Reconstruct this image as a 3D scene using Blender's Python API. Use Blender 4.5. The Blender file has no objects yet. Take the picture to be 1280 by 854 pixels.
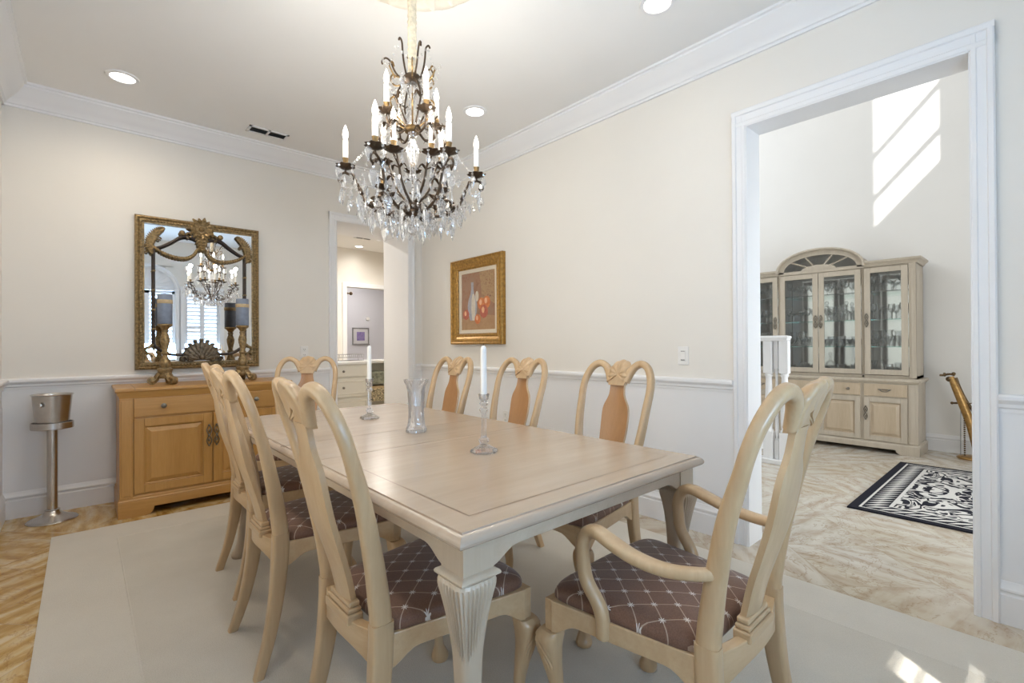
import bpy, bmesh, math, random
from mathutils import Vector, Matrix, noise as mnoise
R = math.radians
random.seed(7)
scene = bpy.context.scene
COL = scene.collection

# ------------------------------------------------------------------ camera
cam_d = bpy.data.cameras.new('camera')
cam_d.sensor_width = 36.0
cam_d.lens = 36.0 * 598.7 / 1280.0
cam_d.clip_start = 0.02
cam = bpy.data.objects.new('camera', cam_d)
COL.objects.link(cam)
_F = Vector((0.66762938, 0.74447958, 0.00460131))
_R = Vector((0.74449305, -0.66760724, -0.00553799))
_U = Vector((0.00105105, -0.00712297, 0.99997408))
_m = Matrix((_R, _U, -_F)).transposed().to_4x4()
_m.translation = (0, 0, 1.155)
cam.matrix_world = _m
scene.camera = cam

# ------------------------------------------------------------------ light and exposure
SUN_DIR = Vector((0.8, 1.0, -1.06))          # the way sunlight travels
WORLD_STRENGTH = 1.3
SUN_STRENGTH = 9.0
WINDOW_WATTS = 36.0
SIDE_WATTS = 27.0
DOWNLIGHT_WATTS = 5.2
CHANDELIER_WATTS = 4.1
scene.view_settings.view_transform = 'Standard'
scene.view_settings.look = 'None'
scene.view_settings.gamma = 1.0
scene.view_settings.exposure = 0.16
scene.view_settings.use_curve_mapping = False
scene.cycles.max_bounces = 14
scene.cycles.diffuse_bounces = 7
scene.cycles.glossy_bounces = 6
scene.cycles.transmission_bounces = 8
scene.cycles.transparent_max_bounces = 24
scene.cycles.caustics_reflective = False
scene.cycles.caustics_refractive = False
scene.cycles.sample_clamp_indirect = 5.0
scene.cycles.use_denoising = True

world = bpy.data.worlds.new('sky')
scene.world = world
world.use_nodes = True
wn = world.node_tree.nodes
wn['Background'].inputs[0].default_value = (0.86, 0.93, 1.0, 1)
wn['Background'].inputs[1].default_value = WORLD_STRENGTH

sun_d = bpy.data.lights.new('sun', 'SUN')
sun_d.energy = SUN_STRENGTH
sun_d.angle = R(0.6)
sun_d.color = (1.0, 0.97, 0.92)
sun = bpy.data.objects.new('sun', sun_d)
COL.objects.link(sun)
sun.rotation_euler = (-SUN_DIR).to_track_quat('Z', 'Y').to_euler()
sun.location = (-6, -8, 9)


def area_light(name, loc, direction, sx, sy, watts, color=(1, 1, 1), spread=180):
    d = bpy.data.lights.new(name, 'AREA')
    d.shape = 'RECTANGLE'
    d.size, d.size_y = sx, sy
    d.energy = watts
    d.color = color
    d.spread = R(spread)
    o = bpy.data.objects.new(name, d)
    COL.objects.link(o)
    o.location = loc
    o.rotation_euler = (-Vector(direction)).to_track_quat('Z', 'Y').to_euler()
    return o


DAY = (0.40, 0.665, 1.0)
FOYER_FILL = (0.93, 0.965, 1.0)
for _x, _w, _k in ((0.47, 0.8, 2.8), (1.26, 0.6, 1.1)):          # daylight at the front windows
    area_light('window_daylight', (_x, -1.12, 1.6), (0, 1, 0.5), _w, 1.6, WINDOW_WATTS * _w * _k, DAY)
area_light('window_daylight', (-0.75, 2.1, 1.6), (1, 0, 0.35), 2.3, 1.6, SIDE_WATTS, (1.0, 0.86, 0.68))  # warm fill at the left window, tinted to warm the chairs' left faces
area_light('window_daylight', (4.85, 4.80, 4.6), (0, -1, -0.25), 3.0, 2.8, 76.0, FOYER_FILL)  # added foyer fill, placed outside the made-up high back window

area_light('entry_daylight', (4.4, -1.0, 1.2), (0, 1, 0.1), 1.5, 2.0, 76.0, FOYER_FILL)  # added fill for the lower foyer, outside the made-up glass door


# ------------------------------------------------------------------ object helpers
def tag(o, label=None, cat=None, group=None, kind=None):
    if label:
        o['label'] = label
    if cat:
        o['category'] = cat
    if group:
        o['group'] = group
    if kind:
        o['kind'] = kind
    return o


def thing(name, label, cat, loc=(0, 0, 0), rotz=0.0, group=None):
    o = bpy.data.objects.new(name, None)
    o.empty_display_size = 0.1
    COL.objects.link(o)
    o.location = loc
    o.rotation_euler = (0, 0, rotz)
    return tag(o, label, cat, group)


def copy_tree(o, parent=None):
    c = o.copy()
    COL.objects.link(c)
    if parent is not None:
        c.parent = parent
    for ch in list(o.children):
        copy_tree(ch, c)
    return c


class MB:
    """collects polygons and links them as ONE mesh object"""

    def __init__(self):
        self.v, self.f, self.mi = [], [], []
        self.cur = 0

    def add(self, verts, faces):
        b = len(self.v)
        self.v += [tuple(p) for p in verts]
        for f in faces:
            self.f.append([i + b for i in f])
            self.mi.append(self.cur)
        return self

    def box(self, x0, x1, y0, y1, z0, z1):
        v = [(x, y, z) for z in (z0, z1) for y in (y0, y1) for x in (x0, x1)]
        return self.add(v, [(0, 2, 3, 1), (4, 5, 7, 6), (0, 1, 5, 4), (2, 6, 7, 3), (0, 4, 6, 2), (1, 3, 7, 5)])

    def loft(self, rings, closed=True, caps=True):
        n = len(rings[0])
        v = [p for r in rings for p in r]
        f = []
        for i in range(len(rings) - 1):
            for j in range(n if closed else n - 1):
                k = (j + 1) % n
                f.append((i * n + j, i * n + k, (i + 1) * n + k, (i + 1) * n + j))
        if caps and closed:
            f.append(tuple(reversed(range(n))))
            f.append(tuple((len(rings) - 1) * n + j for j in range(n)))
        return self.add(v, f)

    def lathe(self, prof, n=20, c=(0, 0, 0), caps=True, flute=None):
        rings = []
        for r, z in prof:
            ring = []
            for j in range(n):
                a = 2 * math.pi * j / n
                rr = r
                if flute:
                    rr = flute(r, z, a)
                ring.append((c[0] + rr * math.cos(a), c[1] + rr * math.sin(a), c[2] + z))
            rings.append(ring)
        return self.loft(rings, True, caps)

    def prism(self, poly, axis, a, b):
        """poly of 2-D points extruded along axis: 'x' (y,z) 'y' (x,z) 'z' (x,y)"""
        def P(p, t):
            return (t, p[0], p[1]) if axis == 'x' else (p[0], t, p[1]) if axis == 'y' else (p[0], p[1], t)
        n = len(poly)
        v = [P(p, a) for p in poly] + [P(p, b) for p in poly]
        f = [tuple(range(n)), tuple(range(2 * n - 1, n - 1, -1))]
        for i in range(n):
            j = (i + 1) % n
            f.append((i, i + n, j + n, j))
        return self.add(v, f)

    def tube(self, pts, rad, n=8, ref=(0, 0, 1), caps=True, sq=2.0, closed=False):
        """sweep; rad is a number, or a list of numbers or (w, d) pairs; w lies across ref, d along ref"""
        pts = [Vector(p) for p in pts]
        ref = Vector(ref)
        rings = []
        m = len(pts)
        for i, p in enumerate(pts):
            if closed:
                t = pts[(i + 1) % m] - pts[i - 1]
            else:
                t = pts[min(i + 1, m - 1)] - pts[max(i - 1, 0)]
            t.normalize()
            d = ref - ref.dot(t) * t
            if d.length < 1e-4:
                d = Vector((1, 0, 0)) - t.x * t
            d.normalize()
            b = t.cross(d)
            r = rad[i] if isinstance(rad, list) else rad
            w, h = r if isinstance(r, tuple) else (r, r)
            ring = []
            for j in range(n):
                a = 2 * math.pi * j / n
                ca, sa = math.cos(a), math.sin(a)
                if sq != 2.0:
                    ca = math.copysign(abs(ca) ** (2 / sq), ca)
                    sa = math.copysign(abs(sa) ** (2 / sq), sa)
                ring.append(p + b * (w * ca) + d * (h * sa))
            rings.append(ring)
        if closed:
            rings.append(rings[0])
            return self.loft(rings, True, False)
        return self.loft(rings, True, caps)

    def ball(self, c, r, n=10, m=6, s=(1, 1, 1)):
        prof = [(max(1e-4, math.sin(math.pi * i / m)) * r, -math.cos(math.pi * i / m) * r) for i in range(m + 1)]
        rings = [[(c[0] + rr * s[0] * math.cos(2 * math.pi * j / n), c[1] + rr * s[1] * math.sin(2 * math.pi * j / n), c[2] + z * s[2]) for j in range(n)] for rr, z in prof]
        return self.loft(rings)

    def build(self, name, mats, parent=None, world=False, smooth=None, bevel=0.0, kind=None, segs=2):
        me = bpy.data.meshes.new(name)
        v = self.v
        if world and parent is not None:
            lp = parent
            off = Vector((0, 0, 0))
            while lp is not None:
                off = off + lp.location
                lp = lp.parent
            v = [(p[0] - off.x, p[1] - off.y, p[2] - off.z) for p in v]
        me.from_pydata(v, [], self.f)
        if not isinstance(mats, (list, tuple)):
            mats = [mats]
        for m in mats:
            me.materials.append(m)
        if len(mats) > 1:
            me.polygons.foreach_set('material_index', self.mi)
        bm = bmesh.new()
        bm.from_mesh(me)
        bmesh.ops.recalc_face_normals(bm, faces=bm.faces)
        bm.to_mesh(me)
        bm.free()
        if smooth is not None:
            me.polygons.foreach_set('use_smooth', [True] * len(me.polygons))
            me.set_sharp_from_angle(angle=R(smooth))
        me.update()
        o = bpy.data.objects.new(name, me)
        COL.objects.link(o)
        if parent is not None:
            o.parent = parent
        if bevel:
            b = o.modifiers.new('bevel', 'BEVEL')
            b.width = bevel
            b.segments = segs
            b.limit_method = 'ANGLE'
            b.angle_limit = R(40)
        if kind:
            o['kind'] = kind
        return o


def smooth_path(pts, k=6):
    """Catmull-Rom through tuples of any length"""
    out = []
    P = [pts[0]] + list(pts) + [pts[-1]]
    for i in range(1, len(P) - 2):
        p0, p1, p2, p3 = P[i - 1], P[i], P[i + 1], P[i + 2]
        for j in range(k):
            t = j / k
            out.append(tuple(0.5 * (2 * b + (c - a) * t + (2 * a - 5 * b + 4 * c - d) * t * t + (3 * b - a - 3 * c + d) * t ** 3)
                             for a, b, c, d in zip(p0, p1, p2, p3)))
    out.append(tuple(pts[-1]))
    return out


def interp(tab, x):
    if x <= tab[0][0]:
        return tab[0][1]
    for (a, fa), (b, fb) in zip(tab, tab[1:]):
        if x <= b:
            t = (x - a) / (b - a)
            t2 = t
            return fa + (fb - fa) * t2
    return tab[-1][1]


def sinterp(tab, x):
    """smooth interpolation through a table (cosine-free Catmull-Rom)"""
    if x <= tab[0][0]:
        return tab[0][1]
    if x >= tab[-1][0]:
        return tab[-1][1]
    for i in range(len(tab) - 1):
        if x <= tab[i + 1][0]:
            a, b = tab[i], tab[i + 1]
            t = (x - a[0]) / (b[0] - a[0])
            h = b[0] - a[0]
            m0 = (b[1] - tab[i - 1][1]) / (b[0] - tab[i - 1][0]) if i else (b[1] - a[1]) / h
            m1 = (tab[i + 2][1] - a[1]) / (tab[i + 2][0] - a[0]) if i + 2 < len(tab) else (b[1] - a[1]) / h
            t2, t3 = t * t, t * t * t
            return (2 * t3 - 3 * t2 + 1) * a[1] + (t3 - 2 * t2 + t) * h * m0 + (-2 * t3 + 3 * t2) * b[1] + (t3 - t2) * h * m1


# ------------------------------------------------------------------ materials
class NT:
    def __init__(self, name):
        self.m = bpy.data.materials.new(name)
        self.m.use_nodes = True
        self.t = self.m.node_tree
        self.t.nodes.clear()
        self.out = self.n('ShaderNodeOutputMaterial')

    def n(self, typ, **kw):
        nd = self.t.nodes.new(typ)
        for k, v in kw.items():
            setattr(nd, k, v)
        return nd

    def link(self, a, b):
        self.t.links.new(a, b)

    def val(self, sock, v):
        if isinstance(v, bpy.types.NodeSocket):
            self.link(v, sock)
        else:
            sock.default_value = v

    def math(self, op, a, b=None, c=None, clamp=False):
        nd = self.n('ShaderNodeMath', operation=op, use_clamp=clamp)
        self.val(nd.inputs[0], a)
        if b is not None:
            self.val(nd.inputs[1], b)
        if c is not None:
            self.val(nd.inputs[2], c)
        return nd.outputs[0]

    def vmath(self, op, a, b=None):
        nd = self.n('ShaderNodeVectorMath', operation=op)
        self.val(nd.inputs[0], a)
        if b is not None:
            self.val(nd.inputs[1], b)
        return nd.outputs[0]

    def coord(self, kind='Object', scale=(1, 1, 1), rot=(0, 0, 0), loc=(0, 0, 0)):
        tc = self.n('ShaderNodeTexCoord')
        mp = self.n('ShaderNodeMapping')
        mp.inputs['Scale'].default_value = scale
        mp.inputs['Rotation'].default_value = rot
        mp.inputs['Location'].default_value = loc
        self.link(tc.outputs[kind], mp.inputs[0])
        return mp.outputs[0]

    def noise(self, vec, scale, detail=3.0, rough=0.55, dist=0.0, out='Fac'):
        nd = self.n('ShaderNodeTexNoise')
        self.link(vec, nd.inputs['Vector'])
        nd.inputs['Scale'].default_value = scale
        nd.inputs['Detail'].default_value = detail
        nd.inputs['Roughness'].default_value = rough
        nd.inputs['Distortion'].default_value = dist
        return nd.outputs[out]

    def ramp(self, fac, stops, interp='LINEAR'):
        nd = self.n('ShaderNodeValToRGB')
        nd.color_ramp.interpolation = interp
        e = nd.color_ramp.elements
        while len(e) < len(stops):
            e.new(0.5)
        for el, (p, c) in zip(e, stops):
            el.position = p
            el.color = c if len(c) == 4 else (*c, 1)
        self.link(fac, nd.inputs[0])
        return nd.outputs[0]

    def mix(self, fac, a, b, blend='MIX'):
        nd = self.n('ShaderNodeMix', data_type='RGBA', blend_type=blend)
        self.val(nd.inputs[0], fac)
        self.val(nd.inputs[6], a if isinstance(a, bpy.types.NodeSocket) else (*a[:3], 1))
        self.val(nd.inputs[7], b if isinstance(b, bpy.types.NodeSocket) else (*b[:3], 1))
        return nd.outputs[2]

    def bsdf(self, color, rough=0.5, metal=0.0, bump=None, bump_strength=0.2, bump_dist=0.002, coat=0.0, spec=0.5, sheen=0.0, emit=None, emit_s=0.0):
        b = self.n('ShaderNodeBsdfPrincipled')
        self.val(b.inputs['Base Color'], color if isinstance(color, bpy.types.NodeSocket) else (*color[:3], 1))
        self.val(b.inputs['Roughness'], rough)
        b.inputs['Metallic'].default_value = metal
        b.inputs['Coat Weight'].default_value = coat
        b.inputs['Coat Roughness'].default_value = 0.22
        b.inputs['Specular IOR Level'].default_value = spec
        b.inputs['Sheen Weight'].default_value = sheen
        if emit is not None:
            b.inputs['Emission Color'].default_value = (*emit, 1)
            b.inputs['Emission Strength'].default_value = emit_s
        if bump is not None:
            bp = self.n('ShaderNodeBump')
            bp.inputs['Strength'].default_value = bump_strength
            bp.inputs['Distance'].default_value = bump_dist
            self.link(bump, bp.inputs['Height'])
            self.link(bp.outputs[0], b.inputs['Normal'])
        self.link(b.outputs[0], self.out.inputs[0])
        return self.m


def plain(name, col, rough=0.5, metal=0.0, var=0.06, scale=9.0, bump=0.0, coat=0.0, spec=0.5):
    t = NT(name)
    c = t.coord('Object')
    nz = t.noise(c, scale, 4)
    lo = tuple(x * (1 - var) for x in col)
    hi = tuple(min(1.0, x * (1 + var)) for x in col)
    color = t.ramp(nz, [(0.3, lo), (0.7, hi)])
    fine = t.noise(c, scale * 14, 2) if bump else None
    return t.bsdf(color, rough, metal, fine, bump, 0.001, coat, spec)


def wood(name, lo, hi, axis='z', scale=1.0, rough=0.38, streak=0.5, coat=0.0, stretch=14.0):
    t = NT(name)
    s = {'x': (1.2, stretch, stretch), 'y': (stretch, 1.2, stretch), 'z': (stretch, stretch, 1.2)}[axis]
    c = t.coord('Object', tuple(k * scale for k in s))
    big = t.noise(c, 1.6, 4, 0.6, 0.6)
    fine = t.noise(c, 9.0, 3, 0.6, 0.2)
    f = t.math('ADD', t.math('MULTIPLY', big, 1 - streak * 0.5), t.math('MULTIPLY', fine, streak * 0.5))
    color = t.ramp(f, [(0.30, lo), (0.52, tuple((a + b) / 2 for a, b in zip(lo, hi))), (0.72, hi)])
    return t.bsdf(color, rough, 0, fine, 0.06, 0.001, coat)


def thin_glass(name, tint=(0.97, 0.985, 0.98), refl=1.0, base=0.05, rough=0.0, milk=0.0):
    """clear sheet or cut glass: lets light straight through and mirrors at a slant"""
    t = NT(name)
    tr = t.n('ShaderNodeBsdfTransparent')
    tr.inputs[0].default_value = (*tint, 1)
    gl = t.n('ShaderNodeBsdfGlossy')
    gl.inputs['Roughness'].default_value = rough
    gl.inputs[0].default_value = (1, 1, 1, 1)
    fr = t.n('ShaderNodeFresnel')
    fr.inputs[0].default_value = 1.5
    fac = t.math('ADD', t.math('MULTIPLY', fr.outputs[0], refl), base, clamp=True)
    mx = t.n('ShaderNodeMixShader')
    t.link(fac, mx.inputs[0])
    t.link(tr.outputs[0], mx.inputs[1])
    t.link(gl.outputs[0], mx.inputs[2])
    last = mx.outputs[0]
    if milk:
        tl_ = t.n('ShaderNodeBsdfTranslucent')
        tl_.inputs[0].default_value = (0.9, 0.9, 0.92, 1)
        df = t.n('ShaderNodeBsdfDiffuse')
        df.inputs[0].default_value = (0.9, 0.9, 0.92, 1)
        ad = t.n('ShaderNodeMixShader')
        ad.inputs[0].default_value = 0.5
        t.link(tl_.outputs[0], ad.inputs[1])
        t.link(df.outputs[0], ad.inputs[2])
        m2 = t.n('ShaderNodeMixShader')
        m2.inputs[0].default_value = milk
        t.link(last, m2.inputs[1])
        t.link(ad.outputs[0], m2.inputs[2])
        last = m2.outputs[0]
    t.link(last, t.out.inputs[0])
    return t.m


def emissive(name, col, strength):
    t = NT(name)
    e = t.n('ShaderNodeEmission')
    e.inputs[0].default_value = (*col, 1)
    e.inputs[1].default_value = strength
    t.link(e.outputs[0], t.out.inputs[0])
    return t.m


MAT = {}
MAT['cream'] = plain('cream wall paint', (0.77, 0.74, 0.69), 0.75, var=0.012, scale=2, bump=0.05, spec=0.25)
MAT['white'] = plain('white trim paint', (0.80, 0.80, 0.81), 0.45, var=0.01, scale=3)
MAT['ceiling'] = plain('ceiling paint', (0.82, 0.815, 0.805), 0.85, var=0.01, scale=2, spec=0.2)
MAT['foyer'] = plain('foyer wall paint', (0.82, 0.81, 0.79), 0.75, var=0.01, scale=2, spec=0.2)
MAT['bluewall'] = plain('pale lilac wall paint', (0.70, 0.70, 0.76), 0.8, var=0.01, scale=2, spec=0.2)
MAT['chairwood'] = wood('pickled oak', (0.435, 0.285, 0.148), (0.54, 0.38, 0.22), 'z', 1.0, 0.36, 0.5, 0.4)
MAT['chairwood_x'] = wood('pickled oak rail', (0.435, 0.285, 0.148), (0.54, 0.38, 0.22), 'x', 1.0, 0.36, 0.5, 0.4)
MAT['splat'] = wood('honey oak splat', (0.36, 0.18, 0.072), (0.45, 0.235, 0.10), 'z', 1.3, 0.36, 0.7, 0.1)
MAT['tablewood'] = wood('pickled oak table top', (0.41, 0.315, 0.235), (0.49, 0.395, 0.305), 'x', 0.55, 0.24, 0.5, 0.35, 10)
MAT['tableframe'] = wood('pickled oak table frame', (0.45, 0.355, 0.255), (0.54, 0.445, 0.335), 'y', 0.8, 0.34, 0.4, 0.15)
MAT['tableleg'] = wood('pickled oak table leg', (0.45, 0.355, 0.255), (0.54, 0.445, 0.335), 'z', 0.8, 0.38, 0.4, 0.1)
MAT['inlay'] = plain('dark inlay line', (0.24, 0.175, 0.125), 0.7, spec=0.1)
MAT['oak'] = wood('golden oak', (0.40, 0.205, 0.052), (0.52, 0.285, 0.085), 'z', 0.9, 0.36, 0.7, 0.1)
MAT['oak_x'] = wood('golden oak rail', (0.40, 0.205, 0.052), (0.52, 0.285, 0.085), 'x', 0.9, 0.36, 0.7, 0.1)
MAT['hutchwood'] = wood('washed oak', (0.44, 0.38, 0.30), (0.54, 0.475, 0.385), 'z', 1.0, 0.4, 0.6)
MAT['hutchpanel'] = wood('washed oak panel', (0.45, 0.355, 0.245), (0.55, 0.445, 0.325), 'z', 1.0, 0.4, 0.7)
MAT['steel'] = plain('brushed steel', (0.62, 0.59, 0.56), 0.27, 1.0, 0.08, 20)
MAT['pewter'] = plain('dark pewter', (0.22, 0.20, 0.17), 0.35, 0.9, 0.2, 30)
MAT['bronze'] = plain('dark bronze iron', (0.075, 0.05, 0.032), 0.42, 0.75, 0.35, 25, 0.2)
MAT['bronzegold'] = plain('rubbed bronze', (0.23, 0.145, 0.06), 0.4, 0.8, 0.35, 40, 0.2)
MAT['oldgold'] = plain('antique gold leaf', (0.27, 0.185, 0.085), 0.42, 0.55, 0.5, 60, 0.5)
MAT['agedbronze'] = plain('aged grey bronze carving', (0.16, 0.125, 0.085), 0.42, 0.5, 0.5, 50, 0.5)
MAT['gold'] = plain('gilt frame', (0.36, 0.195, 0.042), 0.36, 0.5, 0.35, 40, 0.3)
MAT['darkrod'] = plain('dark brown rod', (0.035, 0.022, 0.016), 0.4, 0.2, 0.2, 30)
MAT['wax'] = plain('white wax', (0.86, 0.85, 0.82), 0.5)
MAT['sleeve'] = plain('white candle sleeve', (0.85, 0.83, 0.78), 0.45)
MAT['bluewax'] = plain('grey blue wax', (0.21, 0.25, 0.33), 0.6, var=0.12, scale=30)
MAT['greenwax'] = plain('grey green wax', (0.22, 0.26, 0.26), 0.6, var=0.12, scale=30)
MAT['raffia'] = plain('tan raffia band', (0.55, 0.42, 0.25), 0.8, var=0.2, scale=80)
MAT['black'] = plain('black', (0.015, 0.015, 0.016), 0.6)
MAT['wick'] = plain('charred wick', (0.03, 0.025, 0.02), 0.9)
MAT['plate'] = plain('white plastic plate', (0.78, 0.77, 0.75), 0.4)
MAT['slot'] = plain('dark slot', (0.12, 0.12, 0.12), 0.6)
MAT['vent'] = plain('grey vent metal', (0.30, 0.28, 0.27), 0.5)
MAT['crystal'] = thin_glass('cut crystal', (0.965, 0.96, 0.955), 1.2, 0.07, 0.0, 0.10)
MAT['glassware'] = thin_glass('glassware', (0.985, 0.99, 0.992), 0.55, 0.02, 0.0, 0.05)
MAT['cutvase'] = thin_glass('cut glass of the vase', (0.975, 0.97, 0.965), 1.1, 0.04, 0.0, 0.14)
MAT['pane'] = thin_glass('window pane', (0.97, 0.985, 0.98), 0.8, 0.02)
MAT['shelfglass'] = thin_glass('green edged glass shelf', (0.72, 0.90, 0.86), 1.0, 0.08)
MAT['cord'] = plain('cream shirred cord cover', (0.72, 0.62, 0.46), 0.8, var=0.22, scale=70, bump=0.4)
MAT['plaster'] = plain('ivory plaster', (0.80, 0.75, 0.66), 0.7, var=0.07, scale=18, bump=0.2)
MAT['lens'] = emissive('lit lamp lens', (1.0, 0.96, 0.88), 6.0)
MAT['bulb'] = emissive('lit flame bulb', (1.0, 0.93, 0.80), 6.0)
MAT['brass'] = plain('worn brass', (0.40, 0.235, 0.08), 0.36, 0.6, 0.3, 30)
MAT['brassdark'] = plain('tarnished brass', (0.14, 0.09, 0.045), 0.4, 0.7, 0.3, 30)
MAT['pantry'] = plain('ivory cabinet paint', (0.74, 0.71, 0.63), 0.45, var=0.01)
MAT['counter'] = plain('white stone counter', (0.82, 0.81, 0.79), 0.25, var=0.02)
MAT['mirror'] = plain('mirror glass', (0.90, 0.91, 0.92), 0.0, 1.0, 0.0)
MAT['silver'] = plain('silver grey metal', (0.35, 0.35, 0.36), 0.4, 0.7, 0.15)


def travertine():
    t = NT('vein cut travertine')
    c = t.coord('Object', rot=(0, 0, R(45)))
    k = t.vmath('SCALE', c)
    k.node.inputs['Scale'].default_value = 1 / 0.47
    cell = t.vmath('FLOOR', k)
    wnz = t.n('ShaderNodeTexWhiteNoise', noise_dimensions='3D')
    t.link(cell, wnz.inputs['Vector'])
    off = t.vmath('SCALE', wnz.outputs['Color'])
    off.node.inputs['Scale'].default_value = 7.0
    sw = t.n('ShaderNodeVectorRotate', rotation_type='Z_AXIS')
    t.link(c, sw.inputs['Vector'])
    t.link(t.math('MULTIPLY', t.math('SNAP', wnz.outputs['Value'], 0.26), 3.2), sw.inputs['Angle'])
    v = t.vmath('ADD', sw.outputs[0], off)
    st = t.n('ShaderNodeMapping')
    st.inputs['Scale'].default_value = (1.0, 5.0, 1.0)
    t.link(v, st.inputs[0])
    warp = t.noise(v, 1.1, 3, 0.55, 0.0)
    bands = t.n('ShaderNodeTexWave', wave_type='BANDS', bands_direction='Y')
    t.link(v, bands.inputs['Vector'])
    bands.inputs['Scale'].default_value = 2.3
    bands.inputs['Distortion'].default_value = 11.0
    bands.inputs['Detail'].default_value = 4.0
    bands.inputs['Detail Scale'].default_value = 0.9
    bands.inputs['Detail Roughness'].default_value = 0.62
    streak = t.noise(st.outputs[0], 3.4, 5, 0.65, 0.9)
    f = t.math('ADD', t.math('MULTIPLY', bands.outputs['Fac'], 0.22), t.math('MULTIPLY', streak, 0.78))
    warm = t.ramp(f, [(0.28, (0.33, 0.18, 0.045)), (0.42, (0.46, 0.285, 0.085)), (0.53, (0.57, 0.40, 0.165)), (0.70, (0.66, 0.54, 0.34))])
    pale = t.ramp(f, [(0.24, (0.42, 0.34, 0.26)), (0.40, (0.52, 0.465, 0.395)), (0.53, (0.575, 0.54, 0.48)), (0.72, (0.63, 0.61, 0.56))])
    tcx = t.n('ShaderNodeTexCoord')
    sxx = t.n('ShaderNodeSeparateXYZ')
    t.link(tcx.outputs['Object'], sxx.inputs[0])
    light_cast = t.math('MULTIPLY_ADD', sxx.outputs[0], 0.42, -0.30, clamp=True)      # same stone throughout; the light's colour cast painted in, golden to pale
    col = t.mix(light_cast, warm, pale)
    tint = t.ramp(warp, [(0.38, (0.93, 0.89, 0.82)), (0.6, (1.0, 0.99, 0.98))])
    col = t.mix(1.0, col, tint, 'MULTIPLY')
    vein = t.ramp(t.noise(v, 2.6, 5, 0.7, 1.6), [(0.485, (1, 1, 1)), (0.50, (0.62, 0.50, 0.40)), (0.515, (1, 1, 1))])
    col = t.mix(0.7, col, vein, 'MULTIPLY')
    fr = t.vmath('FRACTION', k)
    sx = t.n('ShaderNodeSeparateXYZ')
    t.link(fr, sx.inputs[0])
    g = t.math('MINIMUM', t.math('MINIMUM', sx.outputs[0], t.math('SUBTRACT', 1.0, sx.outputs[0])),
               t.math('MINIMUM', sx.outputs[1], t.math('SUBTRACT', 1.0, sx.outputs[1])))
    grout = t.math('LESS_THAN', g, 0.0035)
    col = t.mix(t.math('MULTIPLY', grout, 0.6), col, (0.36, 0.29, 0.20))
    return t.bsdf(col, t.math('MULTIPLY_ADD', streak, 0.12, 0.14), coat=0.0)


MAT['travertine'] = travertine()


def carpet(name, lo, hi):
    t = NT(name)
    c = t.coord('Object')
    a = t.noise(c, 260, 2, 0.6)
    b = t.noise(c, 5, 3)
    f = t.math('ADD', t.math('MULTIPLY', a, 0.6), t.math('MULTIPLY', b, 0.4))
    col = t.ramp(f, [(0.3, lo), (0.7, hi)])
    return t.bsdf(col, 0.95, 0, a, 0.5, 0.004, spec=0.1, sheen=0.15)


MAT['carpet'] = carpet('cream carpet', (0.50, 0.465, 0.40), (0.60, 0.565, 0.495))
MAT['carpetflat'] = carpet('cream flatweave border', (0.55, 0.515, 0.45), (0.62, 0.585, 0.515))


def lattice_fabric():
    t = NT('brown lattice fabric')
    c = t.coord('Object')
    s = t.n('ShaderNodeSeparateXYZ')
    t.link(c, s.inputs[0])
    px, py = 0.076, 0.088
    a = t.math('ADD', t.math('DIVIDE', s.outputs[0], px), t.math('DIVIDE', s.outputs[1], py))
    b = t.math('SUBTRACT', t.math('DIVIDE', s.outputs[0], px), t.math('DIVIDE', s.outputs[1], py))

    def near(v):
        fr = t.math('FRACT', v)
        return t.math('MINIMUM', fr, t.math('SUBTRACT', 1.0, fr))
    da, db = near(a), near(b)
    line = t.math('LESS_THAN', t.math('MINIMUM', da, db), 0.022)
    # four-petalled flower where the lines cross
    u = t.math('ADD', da, db)
    w = t.math('ABSOLUTE', t.math('SUBTRACT', da, db))
    rad = t.math('SQRT', t.math('ADD', t.math('MULTIPLY', da, da), t.math('MULTIPLY', db, db)))
    petal = t.math('LESS_THAN', rad, t.math('ADD', 0.095, t.math('MULTIPLY', 0.065, t.math('COSINE', t.math('MULTIPLY', t.math('ARCTAN2', da, db), 8.0)))))
    n = t.noise(c, 300, 2)
    base = t.ramp(n, [(0.3, (0.118, 0.055, 0.032)), (0.7, (0.17, 0.084, 0.05))])
    col = t.mix(t.math('MULTIPLY', line, 0.75), base, (0.44, 0.33, 0.25))
    col = t.mix(petal, col, (0.62, 0.58, 0.54))
    return t.bsdf(col, 0.55, 0, n, 0.15, 0.001, spec=0.35, sheen=0.2)


MAT['fabric'] = lattice_fabric()
# ------------------------------------------------------------------ the room
XL, XR, YF, YB, ZC = -0.40, 2.812, -0.86, 4.637, 2.915
XRO = 2.97                       # foyer face of the right-hand wall
DY0, DY1, DZ = 0.208, 1.13, 2.385    # doorway to the foyer
PX0, PX1, PZ = 1.852, 2.64, 2.372    # doorway to the pantry
YBO = 5.18


def S(mb, name, m, bevel=0.0, parent=None, smooth=None):
    return mb.build(name, m, parent, kind='structure', bevel=bevel, smooth=smooth)


S(MB().box(-0.7, 7.0, -1.0, 10.8, -0.06, 0.0), 'floor', MAT['travertine'])
S(MB().box(XL - 0.15, XRO, YF - 0.14, YBO, ZC, ZC + 0.12), 'ceiling', MAT['ceiling'])
S(MB().box(1.1, 6.4, YBO, 10.8, ZC, ZC + 0.12), 'ceiling_pantry', MAT['ceiling'])
# back wall with the pantry doorway
S(MB().box(XL - 0.15, PX0, YB, YBO, 0, ZC).box(PX0, PX1, YB, YBO, PZ, ZC).box(PX1, XRO, YB, YBO, 0, ZC), 'wall_back', MAT['cream'])
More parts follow.
